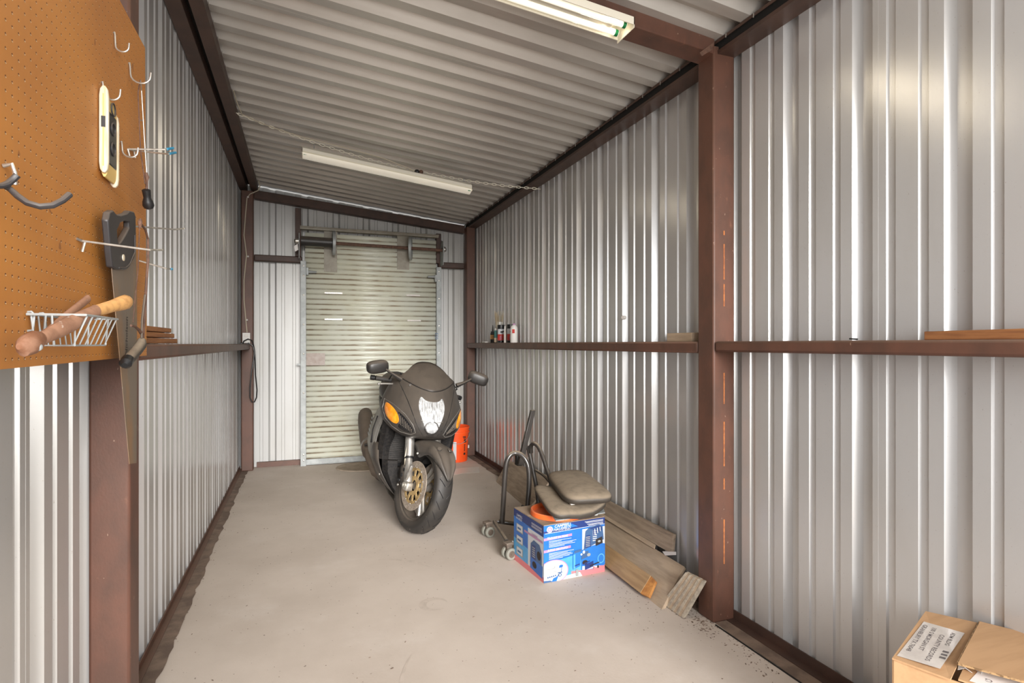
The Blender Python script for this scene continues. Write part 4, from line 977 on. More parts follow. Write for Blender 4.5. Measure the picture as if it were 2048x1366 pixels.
# side fairings
UP = [(.40, .288, .40, .95), (.46, .300, .40, .95), (.54, .302, .385, .92), (.62, .296, .34, .82), (.70, .285, .26, .72), (.76, .272, .20, .64), (.81, .258, .20, .58), (.85, .235, .26, .52)]
LOW = [(.115, .05, .40, .95), (.15, .10, .30, 1.0), (.20, .155, .235, 1.02), (.26, .208, .20, 1.03), (.33, .258, .20, 1.03), (.40, .288, .225, 1.02), (.46, .292, .27, 1.0), (.52, .285, .34, .98)]
def side(tab, s_, n=16, m_=14, dx=0):
    z0_, z1_ = tab[0][0], tab[-1][0]; rows = []
    for i in range(n+1):
        z = z0_+(z1_-z0_)*i/n; w_, ya, yb = interp(tab, z); r_ = []
        for j in range(m_+1):
            t = j/m_; y_ = ya+(yb-ya)*t; tap = 1-.10*max(0, 1-t*5)**2-.12*t*t
            r_.append(Vector((s_*(w_*tap+dx), y_, z)))
        rows.append(r_)
    return rows
for s_ in (-1, 1):
    us = P('side_fairing', MB().loft(side(UP, s_), closed=False), M['fairside'], solid=.005, smooth=60)
    rw = side(UP, s_, dx=.0015); ed = [r_[0] for r_ in rw]
    P('fairing_lip', MB().tube(ed, .006, 8), M['fairside'], us)
    vt = side([(.50, .302, .43, .52), (.60, .30, .42, .53), (.70, .288, .36, .46)], s_, 6, 5, .003)
    P('side_vent', MB().loft([[p*1 for p in r_] for r_ in vt], closed=False), M['blacknd'], us, solid=.002, smooth=60)
    for k in range(5):
        z = .53+.03*k
        P('side_emblem', MB().loft([[Vector((s_*(.3045-.002*k), .57, z)), Vector((s_*(.3045-.002*k), .66-.01*k, z+.004))], [Vector((s_*(.3040-.002*k), .57, z+.016)), Vector((s_*(.3040-.002*k), .66-.01*k, z+.018))]], closed=False), M['galv'], us, solid=.001, smooth=0)
    ls = P('lower_fairing', MB().loft(side(LOW, s_, 18), closed=False), M['fair'], solid=.005, smooth=60)
    P('fairing_bolt', MB().lathe([(.001, 0), (.008, 0), (.007, .004), (.001, .004)], (s_*.236, .26, .315), (s_, -.3, 0), 10), M['chrome'], ls)
    P('fairing_bolt', MB().lathe([(.001, 0), (.007, 0), (.006, .004), (.001, .004)], (s_*.262, .225, .70), (s_*.4, -1, 0), 10), M['chrome'], ls)
    # inner ducts beside the radiator
    P('inner_duct', MB().loft([[Vector((s_*a, b, z)) for a, b in ((.265, .24+.03*q), (.235, .20+.03*q), (.19, .215+.03*q), (.16, .26+.03*q), (.18, .34), (.25, .34))] for q, z in ((0, .72), (1, .60), (2, .50), (1.5, .42))]), M['duct'], smooth=40)
    P('lower_duct', MB().loft([[Vector((s_*a*k_, b, z)) for a, b in ((.235, .25), (.20, .21), (.13, .22), (.12, .30), (.2, .34))] for k_, z in ((1, .42), (.95, .34), (.72, .24), (.5, .19))]), M['duct'], smooth=40)
rad = P('radiator', MB().prism([(-.19, .255, .40), (.19, .255, .40), (.20, .325, .68), (-.20, .325, .68)], (0, .05, 0)), M['duct'], bevel=.004)
for k in range(22):
    t = (k+.5)/22; P('radiator_fin', MB().span((-.185, .248+.07*t, .402+.275*t), (.185, .26+.07*t, .405+.275*t)), M['duct'], rad, smooth=0)
P('oil_cooler', MB().prism([(-.12, .27, .22), (.12, .27, .22), (.13, .245, .37), (-.13, .245, .37)], (0, .05, 0)), M['duct'], bevel=.003)
P('belly_pan', MB().loft([[Vector((x, y_, .10+.6*x*x+.05*abs(y_-.6))) for x in (-.1, -.05, 0, .05, .1)] for y_ in (.32, .45, .6, .8, 1.0)], closed=False), M['fair'], solid=.005)
P('engine', rbox((0, .62, .40), (.42, .50, .44), None, .35), M['blacknd'], smooth=50)
P('frame', MB().tube([(-.15, .30, .80), (-.20, .5, .74), (-.20, .8, .62), (-.15, 1.0, .42)], .035, 8).tube([(.15, .30, .80), (.20, .5, .74), (.20, .8, .62), (.15, 1.0, .42)], .035, 8).tube([(-.13, .30, .82), (.13, .30, .82)], .05, 10), M['blacknd'])
P('triple_clamp', rbox((0, .215, .80), (.27, .08, .04), Euler((R(-24), 0, 0)).to_matrix(), .4).tf(ST), M['blacknd'], smooth=50)
rings = []
for y_, w_, zl, zh in ((.42, .12, .82, .90), (.47, .19, .80, .955), (.56, .245, .76, .995), (.68, .262, .76, 1.0), (.80, .24, .77, .97), (.92, .18, .78, .90), (1.02, .12, .79, .84)):
    rings.append([Vector((w_*math.copysign(abs(math.cos(a))**.7, math.cos(a)), y_, (zl+zh)/2+(zh-zl)/2*math.copysign(abs(math.sin(a))**.8, math.sin(a)))) for a in [2*math.pi*j/20 for j in range(20)]])
P('fuel_tank', MB().loft(rings), M['fair'], smooth=50)
rings = []
for y_, w_, zl, zh in ((.95, .13, .76, .81), (1.05, .16, .76, .82), (1.2, .17, .77, .84), (1.30, .15, .78, .88), (1.42, .15, .80, .96), (1.55, .14, .82, 1.0), (1.7, .11, .86, .98), (1.82, .05, .9, .94)):
    rings.append([Vector((w_*math.cos(a), y_, (zl+zh)/2+(zh-zl)/2*math.sin(a))) for a in [2*math.pi*j/16 for j in range(16)]])
P('tail', MB().loft(rings), M['fair'], smooth=50)
P('subframe', MB().tube([(-.16, 1.0, .62), (-.15, 1.35, .76), (-.1, 1.6, .84)], .015, 8).tube([(.16, 1.0, .62), (.15, 1.35, .76), (.1, 1.6, .84)], .015, 8), M['blacknd'])
rw_ = P('rear_wheel', MB().lathe([(.216, .07), (.222, .075), (.20, .06), (.19, .02), (.19, -.02), (.20, -.06), (.222, -.075), (.216, -.07), (.20, -.03), (.20, .03)], (0, 1.485, .311), (1, 0, 0), 40, loop=True), M['black'], smooth=40)
P('tyre', tyre(.311, .095, .216, .072, (0, 1.485, .311), 48), M['rubber'], rw_, smooth=50)
for k in range(3):
    a = R(30+120*k); d = Vector((0, math.cos(a), math.sin(a))); P('spoke', MB().tube([Vector((0, 1.485, .311))+d*.02, Vector((0, 1.485, .311))+d*.2], [.025, .02], 8), M['silver'], rw_)
P('swingarm', MB().tube([(-.12, .95, .38), (-.13, 1.2, .34), (-.12, 1.5, .311)], .028, 8).tube([(.12, .95, .38), (.13, 1.2, .34), (.12, 1.5, .311)], .028, 8), M['silver'])
for s_ in (-1, 1):
    ex = P('silencer', MB().tube([(s_*.215, 1.02, .325), (s_*.217, 1.06, .335), (s_*.224, 1.25, .415), (s_*.229, 1.52, .525), (s_*.229, 1.62, .565), (s_*.229, 1.66, .58)], [.040, .062, .068, .068, .062, .04], 20, flat=1.25), M['exh'], smooth=50)
    P('clamp_band', MB().tube([(s_*.2195, 1.12, .360), (s_*.2205, 1.14, .369)], .0685, 20, flat=1.25), M['silver'], ex)
    P('exhaust_pipe', MB().tube([(s_*.10, .75, .17), (s_*.18, .88, .20), (s_*.225, .97, .29), (s_*.238, 1.03, .35)], .033, 12), M['exh'], ex)
    P('foot_peg', MB().tube([(s_*.17, 1.0, .40), (s_*.275, .98, .395)], .012, 8), M['rubber'])
P('side_stand', MB().tube([(.12, .72, .20), (.20, .68, .12), (.275, .66, .040)], .011, 8).span((.255, .64, .033), (.31, .69, .043)), M['blacknd'])

# ================================================================ ORANGE BUCKET BEHIND THE MOTORCYCLE
bc = Vector((1.545, 6.02, 0)); bk = thing('bucket', 'tall orange plastic bucket with black lettering standing behind the motorcycle', 'bucket', bc)
obj('shell', MB().lathe([(.002, 0), (.130, 0), (.133, .004), (.147, .30), (.1475, .305), (.158, .306), (.158, .318), (.149, .320), (.151, .352), (.157, .353), (.157, .368), (.149, .370), (.146, .355), (.128, .008), (.002, .006)], bc, (0, 0, 1), 40), M['orange'], bk, smooth=30)
def bpt(a, z, dr=.001): r_ = .133+.014*z/.30+dr; return bc+Vector((math.cos(a)*r_, math.sin(a)*r_, z))
def bquad(a0, a1, z0_, z1_, mt, nm='printed_mark'):
    n = 5; A_ = [bpt(a0+(a1-a0)*i/n, z0_) for i in range(n+1)]; B2 = [bpt(a0+(a1-a0)*i/n, z1_) for i in range(n+1)]
    obj(nm, MB().loft([A_, B2], closed=False), mt, bk, smooth=0)
for (a0, a1, z0_, z1_) in ((-70, -52, .262, .272), (-66, -50, .248, .258), (-64, -52, .225, .240), (-60, -48, .205, .220), (-66, -58, .205, .214)): bquad(R(a0), R(a1), z0_, z1_, M['print_k'])
for z_ in [.185-.011*k for k in range(7)]: bquad(R(-62), R(-54), z_-.004, z_+.003, M['print_k'])
bquad(R(-63), R(-52), .075, .098, M['print_k'])
bquad(R(-112), R(-98), .03, .22, M['printw'], 'warning_label')
bl_ = []
obj('bail_handle', MB().tube([bc+Vector((math.cos(R(a))*.160, math.sin(R(a))*.160, .30-.10*math.sin(R(a+180-(-0)))*(1 if 0 else 1)*abs(math.sin(R(a))))) for a in range(-180, 1, 12)], .0025, 6), M['galv'], bk)

# round mat and paper strip on the floor behind the motorcycle
mc = Vector((.60, 6.02, 0))
mt_ = MB().lathe([(.002, .001), (.002, .006), (.25, .007), (.26, .009), (.265, .007), (.27, .001)], mc, (0, 0, 1), 36, cap=False); mt_.v = [Vector((mc.x+(p.x-mc.x)*1.05, mc.y+(p.y-mc.y)*.85, p.z)) for p in mt_.v]
tag(obj('floor_mat', mt_, M['matstuff'], smooth=40), 'round dusty mat lying flat on the floor by the door, left of the motorcycle', 'mat')
ps = MB(); q = [onZ(890, 944), onZ(925, 938), onZ(958, 936)]; q2 = [onZ(893, 954), onZ(925, 947), onZ(959, 945)]
ps.loft([[p+Vector((0, 0, .002)) for p in q2], [p+Vector((0, 0, .012)) for p in q]], closed=False)
tag(obj('plastic_strip', ps, M['clear'], solid=.001, smooth=0), 'pale flat plastic strip lying on the floor behind the front wheel', 'strip')

# ================================================================ COMPRESSOR BOX AND WHAT LIES ON IT
BO = Vector((1.186, 2.765, 0)); BA = R(4.5)
U = Vector((math.cos(BA), math.sin(BA), 0)); Vv = Vector((-math.sin(BA), math.cos(BA), 0)); BW, BD, BH = .378, .37, .298
box = thing('printed_carton', 'blue printed air compressor carton with dusty top standing on the floor', 'box', BO+U*BW/2+Vv*BD/2)
def bp(u, v, z): return BO+U*u+Vv*v+Vector((0, 0, z))
obj('body', MB().prism([bp(0, 0, 0), bp(BW, 0, 0), bp(BW, BD, 0), bp(0, BD, 0)], (0, 0, BH)), M['boxtop'], box, smooth=0)
obj('top_flap', MB().prism([bp(.002, .002, BH), bp(BW-.002, .002, BH), bp(BW-.002, BD/2-.002, BH), bp(.002, BD/2-.002, BH)], (0, 0, .003)), M['boxtop'], box, smooth=0)
obj('top_flap', MB().prism([bp(.002, BD/2+.002, BH), bp(BW-.002, BD/2+.002, BH), bp(BW-.002, BD-.002, BH), bp(.002, BD-.002, BH)], (0, 0, .003)), M['boxtop'], box, smooth=0)
PM = ['navy', 'blue', 'cyan', 'printw', 'pink', 'pinkl', 'steelblue', 'print_k', 'galv']; PI = {k: i for i, k in enumerate(PM)}; PMS = [M[k] for k in PM]
class Face:
    def __init__(s, o, r, up, wd, ht): s.o, s.r, s.u, s.w, s.h = Vector(o), Vector(r), Vector(up), wd, ht; s.n = s.r.cross(s.u).normalized(); s.mb = MB(); s.k = 0
    def pt(s, a, b): return s.o+s.r*(a*s.w)+s.u*(b*s.h)+s.n*(.0006+.00006*s.k)
    def poly(s, pts, c): s.k += 1; s.mb.add([s.pt(a, b) for a, b in pts], [tuple(range(len(pts)))], PI[c]); return s
    def rect(s, a, b, c, d, col): return s.poly([(a, b), (c, b), (c, d), (a, d)], col)
    def ell(s, a, b, ra, rb, col, n=28, t0=0, t1=360): return s.poly([(min(1, max(0, a+ra*math.cos(R(t0+(t1-t0)*i/n)))), max(0, b+rb*math.sin(R(t0+(t1-t0)*i/n)))) for i in range(n)], col)
    def text(s, body, a, b, sz, col, shear=.3, sx=1): s.k += 1; text_mb(body, sz, s.pt(a, b), s.r, s.u, PI[col], s.mb, shear, sx, bold=.00025); return s
f = Face(bp(0, 0, 0), U, (0, 0, 1), BW, BH)
f.rect(0, 0, 1, 1, 'blue'); f.rect(0, .28, .28, .84, 'cyan') if 0 else None
f.poly([(0, 0), (.6, 0), (.6, .42), (0, .32)], 'cyan')
f.poly([(0, .865), (1, .885), (1, 1), (0, 1)], 'navy'); f.poly([(0, .90), (.55, .91), (.40, 1), (0, 1)], 'blue')
f.poly([(.02, .855), (1, .876), (1, .884), (.02, .863)], 'printw')
f.rect(.62, .10, 1, .84, 'printw')
f.poly([(.44, 0), (1, 0), (1, .15), (.80, .09), (.44, .12)], 'pink'); f.poly([(.30, 0), (.62, 0), (.58, .08), (.36, .06)], 'printw')
f.ell(.095, .925, .048, .055, 'printw'); f.ell(.095, .925, .036, .040, 'pinkl'); f.ell(.095, .925, .018, .02, 'printw')
f.text('CAMPBELL', .165, .945, .0215, 'printw', .25, 1.02).text('HAUSFELD', .150, .885, .0215, 'printw', .25, 1.02)
f.poly([(0, .735), (.45, .755), (.45, .80), (0, .78)], 'pinkl'); f.text('TROUSSE EN PRIME', .05, .752, .0165, 'printw', .25, .88)
f.poly([(0, .525), (.43, .545), (.43, .59), (0, .57)], 'pinkl'); f.text('JUEGO GRATUITO', .06, .540, .0165, 'printw', .25, .88)
for k, (b, wd) in enumerate(((.715, .36), (.695, .20), (.670, .44), (.650, .38), (.630, .42), (.610, .25), (.500, .40), (.480, .30), (.460, .36), (.440, .38), (.420, .33), (.400, .22))):
    f.rect(.08, b, .08+wd, b+.007, 'printw')
for k, b in enumerate((.965, .945, .915, .895)): f.rect(.66+.02*k, b, .97, b+.009, 'printw')
f.ell(.15, .17, .24, .215, 'pinkl', t0=0); f.ell(.15, .17, .225, .20, 'printw')
f.poly([(0, 0), (.14, 0), (.1, .03), (0, .04)], 'steelblue'); f.poly([(.12, .0), (.20, .0), (.24, .12), (.18, .12)], 'blue')
f.poly([(.24, .22), (.30, .23), (.30, .26), (.24, .25)], 'blue'); f.poly([(.27, .13), (.28, .13), (.285, .25), (.275, .25)], 'steelblue'); f.rect(.20, .13, .29, .15, 'steelblue')
f.ell(.10, .25, .08, .035, 'galv'); f.ell(.10, .255, .065, .022, 'printw'); f.ell(.14, .12, .09, .06, 'galv', t0=0); f.ell(.14, .12, .08, .05, 'printw')
# the pictured compressor
f.poly([(.60, .18), (.985, .12), (1, .15), (1, .52), (.94, .54), (.68, .50), (.60, .46)], 'blue')
f.poly([(.64, .46), (.67, .80), (.74, .86), (.90, .89), (.96, .84), (.98, .60), (.82, .54)], 'steelblue'); f.poly([(.66, .50), (.68, .72), (.75, .72), (.76, .50)], 'navy')
for k in range(6): f.rect(.675, .52+.032*k, .745, .536+.032*k, 'galv')
for k in range(6): f.rect(.79, .60+.035*k, .86, .615+.035*k, 'printw')
f.poly([(.73, .84), (.90, .87), (.93, .85), (.76, .82)], 'navy'); f.poly([(.84, .62), (.95, .66), (.96, .54), (.84, .50)], 'print_k'); f.ell(.90, .58, .025, .02, 'galv')
f.poly([(.46, .15), (.58, .19), (.60, .43), (.585, .47), (.48, .46), (.46, .42)], 'blue'); f.poly([(.48, .43), (.60, .45), (.60, .49), (.49, .48)], 'steelblue'); f.poly([(.47, .16), (.50, .17), (.50, .42), (.47, .41)], 'cyan')
f.poly([(.60, .30), (.70, .33), (.72, .44), (.62, .44)], 'steelblue'); f.ell(.66, .24, .045, .04, 'print_k'); f.ell(.93, .26, .06, .09, 'cyan'); f.ell(.93, .26, .045, .07, 'blue')
f.poly([(.66, .10), (.80, .14), (.80, .24), (.66, .20)], 'navy'); f.ell(.64, .43, .02, .03, 'printw'); f.ell(.60, .395, .015, .02, 'printw'); f.poly([(.80, .08), (.84, .12), (.80, .14)], 'pink')
f.rect(.51, .02, .55, .14, 'galv'); f.ell(.88, .12, .014, .028, 'print_k')
for k in range(5): f.rect(.05+.03*k, .075+.004*k, .07+.03*k, .10+.004*k, 'steelblue')
f.ell(.27, .26, .03, .016, 'blue'); f.ell(.25, .10, .028, .03, 'steelblue'); f.ell(.25, .10, .014, .016, 'printw')
for k in range(7): f.poly([(.80+.022*k, .70+.012*k), (.812+.022*k, .703+.012*k), (.805+.022*k, .82+.005*k), (.793+.022*k, .817+.005*k)], 'printw' if k % 2 else 'navy')
f.poly([(.49, .20), (.57, .22), (.57, .24), (.49, .22)], 'navy'); f.poly([(.62, .20), (.74, .24), (.74, .26), (.62, .22)], 'navy'); f.ell(.72, .37, .03, .03, 'galv'); f.poly([(.74, .15), (.90, .19), (.90, .21), (.74, .17)], 'print_k')
obj('printed_front', f.mb, PMS, box, smooth=0)
f = Face(bp(0, BD, 0), -Vv, (0, 0, 1), BD, BH)
f.rect(0, 0, 1, 1, 'blue'); f.poly([(0, .86), (1, .80), (1, 1), (0, 1)], 'navy'); f.rect(.5, .0, 1, .80, 'printw'); f.poly([(0, 0), (1, 0), (1, .10), (0, .12)], 'pink')
f.poly([(0, .12), (.5, .11), (.5, .4), (0, .45)], 'cyan')
f.text('CAMPBELL', .10, .89, .018, 'printw', .25, .9).text('HAUSFELD', .08, .83, .018, 'printw', .25, .9)
for k, b in enumerate((.93, .91, .88, .86)): f.rect(.62, b, .95, b+.008, 'printw')
for k, b in enumerate((.60, .38, .16)):
    f.rect(.10, b, .33, b+.15, 'galv'); f.rect(.12, b+.02, .31, b+.14, 'printw'); f.rect(.14, b+.05, .26, b+.09, 'steelblue')
f.rect(.38, .68, .98, .72, 'pinkl'); f.text('DIVERSE', .62, .70, .022, 'pinkl', .2, .9)
f.poly([(.58, .20), (.60, .55), (.70, .64), (.88, .62), (.95, .5), (.95, .16), (.8, .10)], 'steelblue')
f.poly([(.62, .30), (.64, .54), (.76, .56), (.76, .28)], 'navy'); f.poly([(.58, .10), (.97, .06), (.98, .28), (.6, .30)], 'blue'); f.ell(.72, .2, .07, .06, 'print_k'); f.ell(.86, .42, .06, .08, 'print_k')
for k in range(5): f.rect(.65, .33+.04*k, .74, .35+.04*k, 'galv')
obj('printed_side', f.mb, PMS, box, smooth=0)

lc = onZ(1115, 1027, BH+.003); lc.z = BH+.0035
ld = thing('pail_cover', 'round orange bucket lid lying on the compressor carton under the seats', 'lid', lc)
obj('disc', MB().lathe([(.002, .002), (.135, .002), (.137, .004), (.139, .026), (.148, .028), (.151, .024), (.153, .001), (.150, 0), (.148, .022), (.142, .020), (.140, 0), (.002, 0)], lc, (0, 0, 1), 48, cap=False), M['lid'], ld, smooth=30)
for a in (-100, -75, -50): obj('tear_notch', MB().box(lc+Vector((math.cos(R(a))*.1545, math.sin(R(a))*.1545, .013)), (.003, .003, .010)), M['print_k'], ld, smooth=0)

def pad(corners, thick, crown, sag, par, name, mt, e=.5, under=.35, n=44):
    """cushion over four 3-D corners (near-left, near-right, far-right, far-left)"""
    a, b, c_, d = [Vector(q) for q in corners]
    nrm = ((b-a).cross(d-a)).normalized()
    def bi(s_, t): return (a*(1-s_)*(1-t)+b*s_*(1-t)+c_*s_*t+d*(1-s_)*t)
    rings = []
    for (r_, h_) in ((.02, thick+crown), (.35, thick+crown*.95), (.6, thick+crown*.75), (.8, thick+crown*.4), (.92, thick+crown*.08), (.98, thick*.82), (1.0, thick*.55), (.985, thick*.22), (.94, 0), (.6, -.004), (.02, -.004)):
        ring = []
        for j in range(n):
            th_ = 2*math.pi*j/n; cx, cy = math.cos(th_), math.sin(th_)
            x = math.copysign(abs(cx)**e, cx)*r_; y_ = math.copysign(abs(cy)**e, cy)*r_
            x, y_ = max(-1, min(1, x)), max(-1, min(1, y_))
            p = bi((x+1)/2, (y_+1)/2); ring.append(p+nrm*(h_+sag(x, y_)))
        rings.append(ring)
    return obj(name, MB().loft(rings), mt, par, smooth=70)
# lower seat: saddle with a raised back
zl = .342
s1 = thing('saddle', 'lower dusty black motorcycle seat, saddle-shaped, lying on the orange lid', 'seat', (1.40, 3.0, .325))
A1, B1, C1, D1 = onZ(1104, 1044, zl), onZ(1217, 1026, zl), onZ(1200, 988, zl+.02), onZ(1060, 984, zl+.02)
pad((A1, B1, C1, D1), .038, .014, lambda x, y_: .022*x*x*(1 if x > 0 else .2)-.004+(.030*max(0, -x)**1.5)*(1+y_)/2-.012*max(0, 1-((x-.2)/.5)**2)*(1-y_)/2, s1, 'cushion', M['seat'], .42)
obj('base_plate', MB().prism([A1+Vector((.03, .02, -.006)), B1+Vector((-.01, .02, -.006)), C1+Vector((-.02, -.02, -.008)), D1+Vector((.04, -.02, -.008))], (0, 0, .005)), M['galv'], s1, smooth=0)
for px, py in ((1127, 1034), (1193, 1026)):
    q = onZ(px, py, zl-.01); obj('foot', MB().box(q+Vector((0, .012, -.006)), (.022, .02, .018)), M['white'], s1, bevel=.004)
# upper seat pad
s2 = thing('saddle', 'upper thick dusty black seat pad resting on top of the lower seat', 'seat', (1.52, 3.05, .40))
zu = .406
A2, B2, C2, D2 = onZ(1132, 1012, zu), onZ(1236, 1007, zu), onZ(1166, 952, zu+.012), onZ(1090, 958, zu+.012)
pad((A2, B2, C2, D2), .042, .022, lambda x, y_: .008*(1+y_)/2-.004*x*x, s2, 'cushion', M['seat'], .42)
for px, py in ((1147, 1006), (1208, 1002)):
    q = onZ(px, py, zu-.002); obj('foot', MB().box(q+Vector((0, .014, -.006)), (.026, .02, .012)), M['white'], s2, bevel=.003)

# ================================================================ BLACK TUBE STAND WITH TWIN CASTERS
dl = thing('wheeled_stand', 'black tube motorcycle stand with grey twin casters, leaning behind the compressor carton', 'stand', (1.25, 3.5, 0))
def tb(name, pts, r, par=dl, mt='blkpaint', n=12, smoothen=True): 
    pts = [Vector(p) for p in pts]
    if smoothen and len(pts) > 2:
        out = [pts[0]]
        for i in range(len(pts)-1):
            p0, p1, p2, p3 = pts[max(i-1, 0)], pts[i], pts[i+1], pts[min(i+2, len(pts)-1)]
            for t in (.25, .5, .75, 1): out.append(.5*((2*p1)+(p2-p0)*t+(2*p0-5*p1+4*p2-p3)*t*t+(3*p1-p0-3*p2+p3)*t**3))
        pts = out
    return obj(name, MB().tube(pts, r, n), M[mt], par, smooth=50)
def yv(px, py, Y): return onY(px, py, Y)
def casters(px, py, ax, name='caster'):
    # px,py: centre of the near wheel
    d = Vector(ax).normalized(); g_ = onZ(px, py+13); R_ = .034
    c1 = Vector((g_.x, g_.y, R_+.001)); c2 = c1+d*.045
    ca = obj('caster', MB().box((c1+c2)/2+Vector((0, 0, .03)), (.024, .034, .045), Matrix.Rotation(math.atan2(d.y, d.x), 3, 'Z')).box((c1+c2)/2+Vector((-.004, .0, .055)), (.05, .05, .018), Matrix.Rotation(math.atan2(d.y, d.x), 3, 'Z')), M['exh'], dl, bevel=.004)
    for q, s_ in ((c1, -1), (c2, 1)):
        obj('caster_wheel', MB().lathe([(.020, -.010), (.031, -.011), (.034, -.007), (.034, .007), (.031, .011), (.020, .010)], q, d, 26, loop=True), M['casterg'], ca)
        obj('wheel_hub', MB().lathe([(.001, -.008), (.020, -.009), (.020, .009), (.001, .008)], q, d, 20).lathe([(.001, -.013), (.006, -.013), (.006, .0)], q, d, 8), M['exh'], ca)
    return c1, c2
w1 = casters(980, 1062, (-.25, 1, 0)); w2 = casters(1022, 1107, (-.25, 1, 0))
p1 = w1[0]+Vector((.06, .03, .055)); p2 = w2[0]+Vector((-.005, .05, .055))
tb('base_bar', [p1, p1+Vector((.13, -.05, -.02)), p1+Vector((.28, -.09, -.02))], .014, smoothen=False)
tb('base_bar', [p2+Vector((.0, .01, 0)), p1+Vector((-.02, 0, 0))], .013, smoothen=False)
obj('bolt', MB().ball(p1+Vector((.03, -.03, .0)), .012, 8), M['galv'], dl); obj('bolt', MB().ball(p2+Vector((.03, -.02, .0)), .012, 8), M['galv'], dl)
YU = 3.52
tb('hoop', [yv(1004, 1046, YU), yv(1007, 1000, YU), yv(1010, 950, YU), yv(1013, 925, YU), yv(1020, 911, YU), yv(1031, 906, YU), yv(1044, 911, YU-.02), yv(1054, 925, YU-.04), yv(1058, 945, YU-.05), yv(1058, 975, YU-.06), yv(1055, 1015, YU-.08), yv(1053, 1050, YU-.10)], .0165)
YP = 3.72
pl = yv(1066, 820, YP); pm = yv(1053, 880, YP); pn = yv(1040, 930, YP)
obj('upright_post', MB().prism([pl+Vector((-.016, -.012, 0)), pl+Vector((.016, -.012, 0)), pn+Vector((.018, -.012, 0)), pn+Vector((-.018, -.012, 0))], (0, .03, 0)), M['blkpaint'], dl, bevel=.003)
tb('hoop', [yv(1062, 905, 3.70), yv(1062, 892, 3.68), yv(1068, 887, 3.64), yv(1077, 894, 3.6), yv(1086, 915, 3.56), yv(1094, 940, 3.52), yv(1101, 962, 3.48), yv(1106, 1000, 3.45)], .0145)
tb('rear_leg', [yv(1056, 892, 3.72), yv(1066, 940, 3.70), yv(1075, 990, 3.66), yv(1078, 1052, 3.60)], .015)
tb('brace', [yv(1072, 941, 3.66), yv(1086, 950, 3.58), yv(1099, 964, 3.50)], .009)
tb('rear_leg', [yv(1046, 1010, 3.60), yv(1040, 1040, 3.58), yv(1037, 1054, 3.56)], .010)
obj('post_socket', MB().prism([yv(1034, 905, 3.75), yv(1048, 905, 3.75), yv(1044, 932, 3.75), yv(1034, 932, 3.75)], (0, .05, 0)), M['blacknd'], dl, bevel=.004)

# ================================================================ PLANKS ALONG THE RIGHT WALL
def tilt_board(name, label, lo0, lo1, up0, up1, th_, mt, cat='plank', grp=None):
    lo0, lo1, up0, up1 = map(Vector, (lo0, lo1, up0, up1))
    n = (lo1-lo0).cross(up0-lo0).normalized()
    if n.x < 0: n = -n
    return tag(obj(name, MB().prism([lo0, lo1, up1, up0], n*th_), M[mt], bevel=.002), label, cat, grp)
tilt_board('plank', 'wide grey plank leaning low against the right wall beside the carton', (1.590, 2.300, .0), (1.66, 4.0, 0), (1.772, 2.375, .152), (1.795, 4.0, .165), .018, 'board')
tilt_board('plank', 'far dusty board leaning at the right wall behind the black stand', (1.655, 4.95, .0), (1.60, 4.03, 0), (1.80, 5.05, .17), (1.80, 4.03, .23), .015, 'board2')
tilt_board('plank', 'upper weathered plank with stained end leaning on the right wall above the wide plank', (1.79, 2.505, .168), (1.79, 3.95, .172), (1.812, 2.52, .262), (1.812, 3.95, .262), .020, 'board2')
tilt_board('thin_batten', 'thin batten wedged along the top edge of the wide plank', (1.765, 2.62, .158), (1.775, 3.9, .172), (1.785, 2.64, .172), (1.79, 3.9, .182), .006, 'board')
n_ = Vector((1.590-1.772, 0, -.0)).normalized()
c1_, c2_ = Vector((1.578, 2.445, .012)), Vector((1.600, 3.2, .012)); up_ = Vector((.080, .03, .062))
pc = thing('pine_offcut', 'yellowish pine offcut with an orange cut end lying on the wide plank', 'wood', (1.60, 2.8, 0))
obj('length', MB().prism([c1_, c2_, c2_+up_, c1_+up_], (-.012, 0, .012)), M['pine'], pc, bevel=.001)
obj('cut_end', MB().prism([c1_+Vector((-.002, -.0, 0)), c1_+Vector((.010, -.055, .002)), c1_+up_+Vector((.004, -.035, -.012)), c1_+up_], (-.010, 0, .010)), M['pineend'], pc, bevel=.001)
db = thing('decking_block', 'short grey grooved decking block leaning at the end of the planks by the near post', 'block', (1.66, 2.27, 0))
bl0, br0 = onZ(1323, 1207), onZ(1367, 1238); tl0, tr0 = onX(1371, 1143, 1.70), onX(1409, 1166, 1.715)
tl0.z = tr0.z = (tl0.z+tr0.z)/2
for k in range(9):
    a, b = k/9, (k+1)/9; wide = k % 2 == 0
    off = Vector((-.0014, -.0006, .0014)) if wide else Vector((0, 0, 0))
    P_ = lambda s_, q0, q1: q0+(q1-q0)*s_
    obj('groove_strip', MB().prism([P_(a, bl0, br0)+off+Vector((0, 0, .002)), P_(b, bl0, br0)+off+Vector((0, 0, .002)), P_(b, tl0, tr0)+off, P_(a, tl0, tr0)+off], (.018, .004, -.0)), M['decking'] if wide else M['board'], db, smooth=0)
tag(obj('paper_scrap', MB().prism([onX(1325, 1103, 1.76), onX(1330, 1111, 1.75), onX(1352, 1110, 1.75), onX(1352, 1104, 1.76)], (.001, 0, .001)), M['labelw'], smooth=0), 'white paper scrap stuck between the planks near their end', 'paper')

